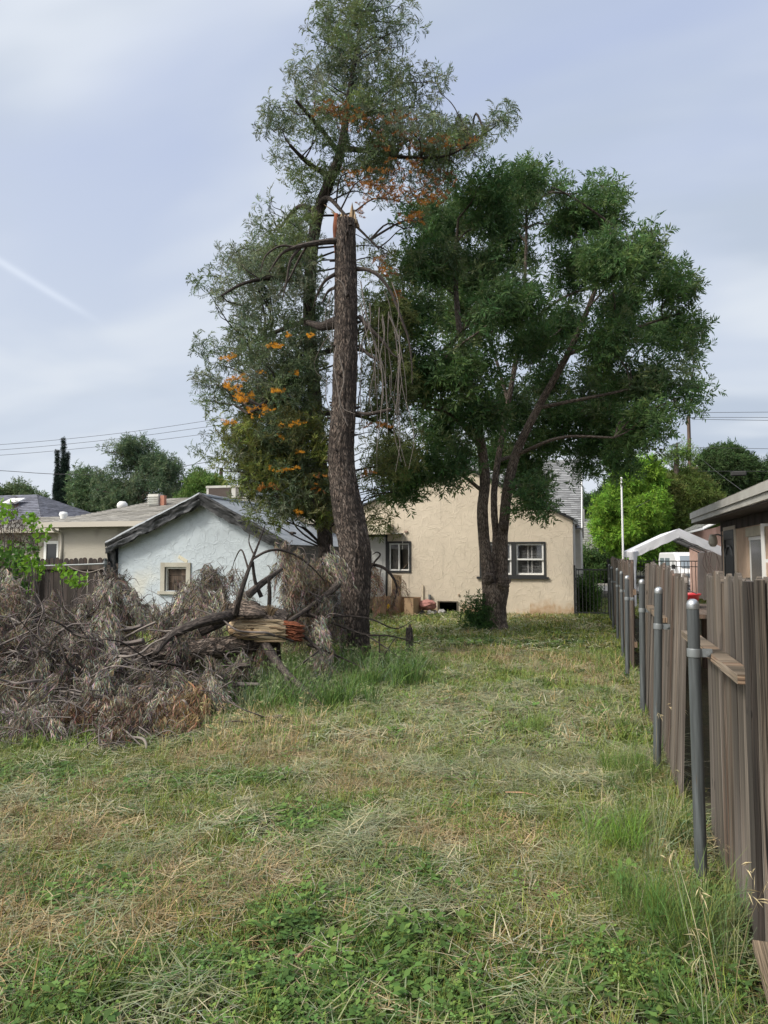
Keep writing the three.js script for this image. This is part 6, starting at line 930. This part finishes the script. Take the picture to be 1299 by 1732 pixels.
// ================================================================ GRASS, HAY AND WEEDS
function blades(n, f, seg = 2) { // curved strips; f gives {b, dir, len, w, bend, c}
  const pos = [], col = [], idx = [];
  for (let i = 0; i < n; i++) { const { b, dir, len, w, bend, c } = f(i), s = V(-dir.z, 0, dir.x); if (s.lengthSq() < 1e-5) s.set(1, 0, 0); s.normalize().applyAxisAngle(V(0, 1, 0), R(-0.8, 0.8)); const k = pos.length / 3, flat = V(dir.x, 0, dir.z); if (flat.lengthSq() < 1e-6) flat.set(R(-1, 1), 0, R(-1, 1)); flat.normalize();
    for (let j = 0; j <= seg; j++) { const t = j / seg, p = b.clone().addScaledVector(dir, len * t).addScaledVector(flat, bend * len * t * t).add(V(0, -Math.abs(bend) * len * t * t * 0.6, 0)), ww = w * (j == seg ? 0.12 : 1 - 0.35 * t) / 2; pos.push(p.x + s.x * ww, p.y + s.y * ww, p.z + s.z * ww, p.x - s.x * ww, p.y - s.y * ww, p.z - s.z * ww); col.push(...c, ...c); if (j) { const q = k + j * 2; idx.push(q - 2, q - 1, q, q - 1, q + 1, q); } } }
  const g = new THREE.BufferGeometry(); g.setAttribute('position', new THREE.Float32BufferAttribute(pos, 3)); g.setAttribute('color', new THREE.Float32BufferAttribute(col, 3)); g.setIndex(idx); g.computeVertexNormals(); return g;
}
const disc = r => { const a = R(0, 6.283), q = Math.sqrt(rnd()) * r; return V(Math.cos(a) * q, 0, Math.sin(a) * q); };
const bladeTint = () => { const b = R(0.7, 1.3), k = R(-0.15, 0.2); return [b * (1 + k), b, b * (1 - k)]; };
const tuft = (n, r, l0, l1, w, lean, bend) => blades(n, () => ({ b: disc(r), dir: V(R(-lean, lean), 1, R(-lean, lean)).normalize(), len: R(l0, l1), w: w * R(0.7, 1.3), bend: R(0, bend), c: bladeTint() }));
const hay = (n, r, l0, l1, w, h) => blades(n, () => { const a = R(0, 6.283); return { b: disc(r).setY(R(0.006, h)), dir: V(Math.cos(a), R(-0.12, 0.22), Math.sin(a)).normalize(), len: R(l0, l1), w: w * R(0.6, 1.4), bend: R(-0.15, 0.15), c: bladeTint() }; });
function clover(n, r, size) { const o = []; for (let i = 0; i < n; i++) { const p = disc(r).setY(R(0.015, 0.075)), c = tintOf(0.25, 0.12), a0 = R(0, 6); for (let k = 0; k < 3; k++) { const a = a0 + k * 2.1, d = V(Math.cos(a), R(0.0, 0.5), Math.sin(a)).normalize(); o.push([p, d, V(-Math.sin(a), R(-0.2, 0.2), Math.cos(a)).normalize(), size * R(0.8, 1.3), size * R(0.7, 1.0), c, 0.05]); } } return leaves(o); }
function broad(n, size) { const o = []; for (let i = 0; i < n; i++) { const a = i * 2.4 + R(0, 0.5), u = R(0.1, 0.9), d = V(Math.cos(a), u, Math.sin(a)).normalize(); o.push([disc(0.05).setY(R(0.01, 0.10)), d, V(-Math.sin(a), 0, Math.cos(a)), size * R(0.6, 1.2), size * R(0.40, 0.65), tintOf(0.22, 0.1), 0.25]); } return leaves(o); }
function oats(n, r, h0, h1, w) { // seeding grass: thin stalks with nodding bristly heads
  const st = blades(n, () => ({ b: disc(r), dir: V(R(-0.25, 0.25), 1, R(-0.25, 0.25)).normalize(), len: R(h0, h1), w, bend: R(0.05, 0.3), c: bladeTint() }), 3), p = st.attributes.position, hd = []; for (let i = 0; i < n; i++) { const k = i * 8 + 6, e = V(p.getX(k), p.getY(k), p.getZ(k)), a = R(0, 6.28); for (let j = 0; j < 7; j++) { const d = V(Math.cos(a) * 0.6 + R(-0.5, 0.5), R(-0.7, 0.5), Math.sin(a) * 0.6 + R(-0.5, 0.5)).normalize(); hd.push([e.clone().add(V(Math.cos(a) * j * 0.008, -j * 0.004, Math.sin(a) * j * 0.008)), d, perp(d), R(0.03, 0.055), w * 1.1, [1.5, 1.35, 1.2], 0.2]); } } return merge([st, leaves(hd)]);
}
{
  const spotsOf = {};
  const pt = (x, y) => { const g = ground(x, y); return [g.x, g.z]; };
  const patch = (x, y, rx, rz) => [...pt(x, y), rx, rz];
  const near = (list, x, z) => { let m = 0; for (const [a, b, rx, rz] of list) { const c = Math.cos(YAW), s = Math.sin(YAW), u = (x - a) * c - (z - b) * s, w = (x - a) * s + (z - b) * c, q = Math.hypot(u / rx, w / rz) + 0.35 * fbm(x * 1.6, z * 1.6, 3, 3); m = Math.max(m, sstep(1.15, 0.55, q)); } return m; };
  const dry = [patch(120, 1560, 0.9, 0.45), patch(40, 1620, 0.6, 0.4), patch(500, 1275, 1.1, 0.7), patch(430, 1240, 0.6, 0.5), patch(800, 1430, 0.6, 0.35), patch(60, 1410, 0.9, 0.35), patch(350, 1500, 0.6, 0.25), patch(750, 1112, 1.6, 1.1), patch(900, 1048, 1.0, 1.2), patch(960, 1130, 0.9, 1.0), patch(640, 1330, 0.7, 0.3), patch(1010, 1150, 0.4, 1.0)];
  const lush = [patch(300, 1700, 1.1, 0.35), patch(700, 1690, 1.2, 0.35), patch(1100, 1690, 0.6, 0.4), patch(560, 1560, 0.45, 0.3), patch(520, 1400, 0.45, 0.35), patch(380, 1330, 0.7, 0.2), patch(700, 1490, 0.25, 0.2), patch(120, 1520, 0.5, 0.18), patch(40, 1320, 0.7, 0.3), patch(850, 1092, 2.2, 0.7), patch(720, 1600, 0.3, 0.2)];
  const pale = [patch(850, 1200, 1.8, 1.3), patch(700, 1260, 0.9, 0.7), patch(800, 1320, 0.9, 0.5), patch(600, 1450, 0.7, 0.3), patch(680, 1520, 0.5, 0.25), patch(950, 1280, 0.8, 0.6)];
  const tall = [patch(600, 1135, 1.5, 0.55), patch(480, 1170, 0.9, 0.6), patch(660, 1160, 0.6, 0.5), patch(540, 1195, 0.8, 0.35), patch(420, 1205, 0.6, 0.3)];
  const add = (k, x, z, s, c, y = 0) => (spotsOf[k] ??= []).push([x, y, z, s, c]);
  const greens = [[0.175, 0.24, 0.052], [0.135, 0.205, 0.045], [0.215, 0.275, 0.066], [0.24, 0.265, 0.085]], hays = [[0.40, 0.32, 0.18], [0.33, 0.28, 0.155], [0.46, 0.39, 0.25], [0.29, 0.215, 0.115]], palH = [[0.27, 0.30, 0.17], [0.34, 0.36, 0.23], [0.21, 0.25, 0.13], [0.42, 0.40, 0.28], [0.24, 0.27, 0.16]], dark = [[0.068, 0.13, 0.034], [0.095, 0.175, 0.042], [0.135, 0.225, 0.055]];
  const blocked = (x, z) => (x > 0.60 && z > -20.4) || (z < FZ + 0.03 && x < -0.36) || (z < -14.45 && z > -19.5 && x > -10.75 && x < -6.45) || (z < -33.8 && z > -43.2);
  const zones = [['n', 1.75, 6, 430], ['m', 6, 12.5, 150], ['f', 12.5, 27, 52]];
  for (const [q, d0, d1, dens] of zones) {
    const A = 0.62 * (d1 * d1 - d0 * d0) + 2.2 * (d1 - d0), n = Math.round(A * dens);
    for (let i = 0; i < n; i++) {
      let D, X; do { D = R(d0, d1); X = R(-1, 1) * (0.62 * d1 + 1.1); } while (Math.abs(X) > 0.62 * D + 1.1);
      const x = -D * Math.sin(YAW) + X * Math.cos(YAW), z = -D * Math.cos(YAW) - X * Math.sin(YAW); if (blocked(x, z)) continue;
      const nz = fbm(x * 0.8, z * 0.8, 1, 4), n2 = fbm(x * 2.3, z * 2.3, 9, 3), dr = clamp(near(dry, x, z) + sstep(0.10, 0.42, nz) * 0.6), lu = near(lush, x, z), pa = clamp(near(pale, x, z) + sstep(0.1, 0.4, n2) * 0.5), fence = sstep(0.75, 0.05, 0.6 - x), v = rnd(), s = R(0.75, 1.25); if (rnd() < 0.5 * sstep(0.05, 0.3, fbm(x * 3.1, z * 3.1, 21, 3))) continue;
      if (lu > 0.35 && v < lu * (q == 'f' ? 0.12 : 0.22)) { if (q != 'f' && rnd() < 0.10) add('broad_' + q, x, z, s * 0.85, pick(dark)); else add('clover_' + q, x, z, s, pick(dark)); continue; }
      const wDry = 1.5 * dr * (1 - lu * 0.7) + 0.14, wPale = 1.0 * pa * (1 - lu * 0.6) + 0.30, wGreen = 0.75 + lu * 0.6 + sstep(0.0, -0.3, nz) * 0.5 + (q == 'f' ? 0.45 : 0), wClo = q == 'f' ? 0.03 : 0.12 + lu * 0.5;
      let w = rnd() * (wDry + wPale + wGreen + wClo);
      if ((w -= wDry) < 0) { if (rnd() < 0.18) add('drytuft_' + q, x, z, s, pick(hays)); else add('hay_' + q, x, z, s, pick(hays)); }
      else if ((w -= wPale) < 0) add('hay_' + q, x, z, s * 1.1, pick(palH), Math.max(0, n2) * 0.12);
      else if ((w -= wGreen) < 0) { const g = pick(greens); add('tuft_' + q, x, z, s * (1 + fence * 0.1), lu > 0.4 && rnd() < 0.5 ? pick(dark) : g); }
      else add((rnd() < 0.06 ? 'broad_' : 'clover_') + q, x, z, s, pick(dark));
      if (fence > 0.3 && q != 'f' && rnd() < 0.05) add('tall_' + q, x, z, s * R(0.35, 0.7), pick([greens[1], dark[0], dark[1], palH[2]]));
      if (fence > 0.5 && q == 'n' && rnd() < 0.010) add('oats_n', x, z, s * 0.8, pick(palH));
      if (q == 'n' && rnd() < 0.003) add('oats_n', x, z, s * 0.5, pick(palH));
    }
  }
  // tall seeding grass round the broken trunk, dry stand before the heap, tuft by the second post
  for (let i = 0; i < 2600; i++) { const x = R(-7, -1.2), z = R(-12.4, -6.2), m = near(tall, x, z); if (rnd() > m) continue; const c = rnd() < 0.35 ? [0.20, 0.255, 0.16] : pick([[0.085, 0.17, 0.045], [0.07, 0.14, 0.04], [0.115, 0.21, 0.055]]); add(rnd() < 0.3 ? 'oats_m' : 'tall_m', x, z, R(0.55, 1.0) * (0.5 + 0.5 * m), c); }
  const stand = [patch(500, 1270, 1.0, 0.5), patch(440, 1235, 0.5, 0.4), patch(560, 1260, 0.6, 0.4)]; for (let i = 0; i < 420; i++) { const x = R(-4.8, -1), z = R(-7.8, -4.8), m = near(stand, x, z); if (rnd() > m) continue; add(rnd() < 0.12 ? 'oats_m' : 'drytuft_m', x, z, R(0.5, 0.9), pick([[0.42, 0.36, 0.22], [0.36, 0.32, 0.20], [0.30, 0.31, 0.18]])); }
  for (const [x, y, n, c, s] of [[1040, 1430, 26, [0.15, 0.27, 0.05], 0.55], [1010, 1490, 20, [0.22, 0.28, 0.08], 0.42], [1120, 1590, 12, [0.13, 0.22, 0.06], 0.5], [1190, 1610, 12, [0.12, 0.2, 0.06], 0.6], [1230, 1560, 8, [0.16, 0.22, 0.09], 0.8], [1080, 1560, 22, [0.13, 0.22, 0.06], 0.5], [1060, 1310, 30, [0.14, 0.24, 0.05], 0.45], [890, 1240, 16, [0.16, 0.24, 0.07], 0.45], [600, 1450, 12, [0.13, 0.2, 0.06], 0.3]]) for (let i = 0; i < n; i++) { const [gx, gz] = pt(x, y); add('tall_n', Math.min(0.6, gx + R(-0.16, 0.16)), gz + R(-0.2, 0.2), s * R(0.6, 1.1), c.map(k => k * R(0.85, 1.15))); }
  for (const [x, y, n] of [[520, 1400, 14], [700, 1490, 14], [560, 1560, 12], [730, 1610, 14], [480, 1640, 10], [650, 1700, 12], [120, 1530, 12], [300, 1340, 8], [900, 1700, 8], [1150, 1720, 10]]) for (let i = 0; i < n; i++) { const [gx, gz] = pt(x, y); add('broad_n', gx + R(-0.22, 0.22), gz + R(-0.2, 0.2), R(0.8, 1.3), pick(dark)); }
  const G = (a, b, c) => ({ n: a(), m: b(), f: c() });
  const K = {
    tuft: G(() => tuft(30, 0.07, 0.04, 0.13, 0.0045, 0.55, 0.6), () => tuft(34, 0.12, 0.04, 0.13, 0.008, 0.6, 0.6), () => tuft(36, 0.26, 0.04, 0.13, 0.018, 0.65, 0.5)),
    hay: G(() => hay(30, 0.11, 0.06, 0.20, 0.0036, 0.06), () => hay(36, 0.17, 0.07, 0.22, 0.007, 0.06), () => hay(36, 0.34, 0.10, 0.3, 0.016, 0.06)),
    drytuft: G(() => tuft(22, 0.06, 0.06, 0.18, 0.0038, 0.7, 0.8), () => tuft(26, 0.10, 0.08, 0.26, 0.006, 0.8, 0.9), () => tuft(26, 0.2, 0.05, 0.14, 0.015, 0.8, 0.8)),
    clover: G(() => clover(26, 0.10, 0.014), () => clover(24, 0.14, 0.028), () => clover(24, 0.28, 0.06)),
    broad: G(() => broad(18, 0.042), () => broad(14, 0.075), () => broad(12, 0.14)),
    tall: G(() => tuft(30, 0.06, 0.25, 0.60, 0.006, 0.32, 0.6), () => tuft(30, 0.09, 0.2, 0.55, 0.009, 0.35, 0.6), () => tuft(20, 0.2, 0.2, 0.4, 0.02, 0.4, 0.5)),
    oats: G(() => oats(7, 0.06, 0.35, 0.7, 0.0032), () => oats(9, 0.10, 0.3, 0.65, 0.006), () => oats(6, 0.2, 0.3, 0.5, 0.01)),
  };
  const names = { tuft: ['grass', 'short green grass growing over the whole yard'], hay: ['cut_grass', 'pale dry cut grass lying over the yard'], drytuft: ['dry_grass', 'standing straw coloured grass in patches'], clover: ['clover', 'low green clover and weeds in the foreground'], broad: ['broadleaf_weeds', 'dark green broad leaved weeds in clusters'], tall: ['tall_grass', 'long green grass by the fence and round the broken trunk'], oats: ['seeding_grass', 'thin seeding grass stalks with bristly heads'] };
  const zoneWord = { n: 'near the camera', m: 'in the middle of the yard', f: 'far toward the house' };
  const gm = leafMat([1, 1, 1], 0.22, { roughness: 0.7 });
  for (const [key, list] of Object.entries(spotsOf)) {
    const [kind, q] = key.split('_'), im = new THREE.InstancedMesh(K[kind][q], gm, list.length); im.name = numbered(names[kind][0]); im.castShadow = im.receiveShadow = true; tag(im, names[kind][1] + ', ' + zoneWord[q], 'grass', null, 'stuff');
    list.forEach(([x, y, z, s, c], i) => { MX.compose(V(x, y, z), QT.setFromEuler(new THREE.Euler(R(-0.12, 0.12), R(0, 6.28), R(-0.12, 0.12))), V(s, s * R(0.8, 1.15), s)); im.setMatrixAt(i, MX); const b = R(0.82, 1.2); im.setColorAt(i, CO.setRGB(c[0] * b, c[1] * b, c[2] * b)); });
    scene.add(im);
  }
  // a few stray things on the grass
  for (const [x, y, x2, y2, r, lab] of [[855, 1340, 925, 1352, 0.006, 'thin reddish stick lying on the cut grass'], [500, 1622, 540, 1600, 0.005, 'pale forked stick lying among the front weeds']]) { const a = ground(x, y, 0.06), b = ground(x2, y2, 0.05); tag(part('stick', limb([a, a.clone().lerp(b, 0.5).add(V(0, 0.02, 0.01)), b], [r, r * 0.9, r * 0.5], { rad: 6, seg: 10, lump: 0.2 }), mat([0.34, 0.2, 0.12]), scene), lab, 'stick'); }
}

renderer.render(scene, camera);
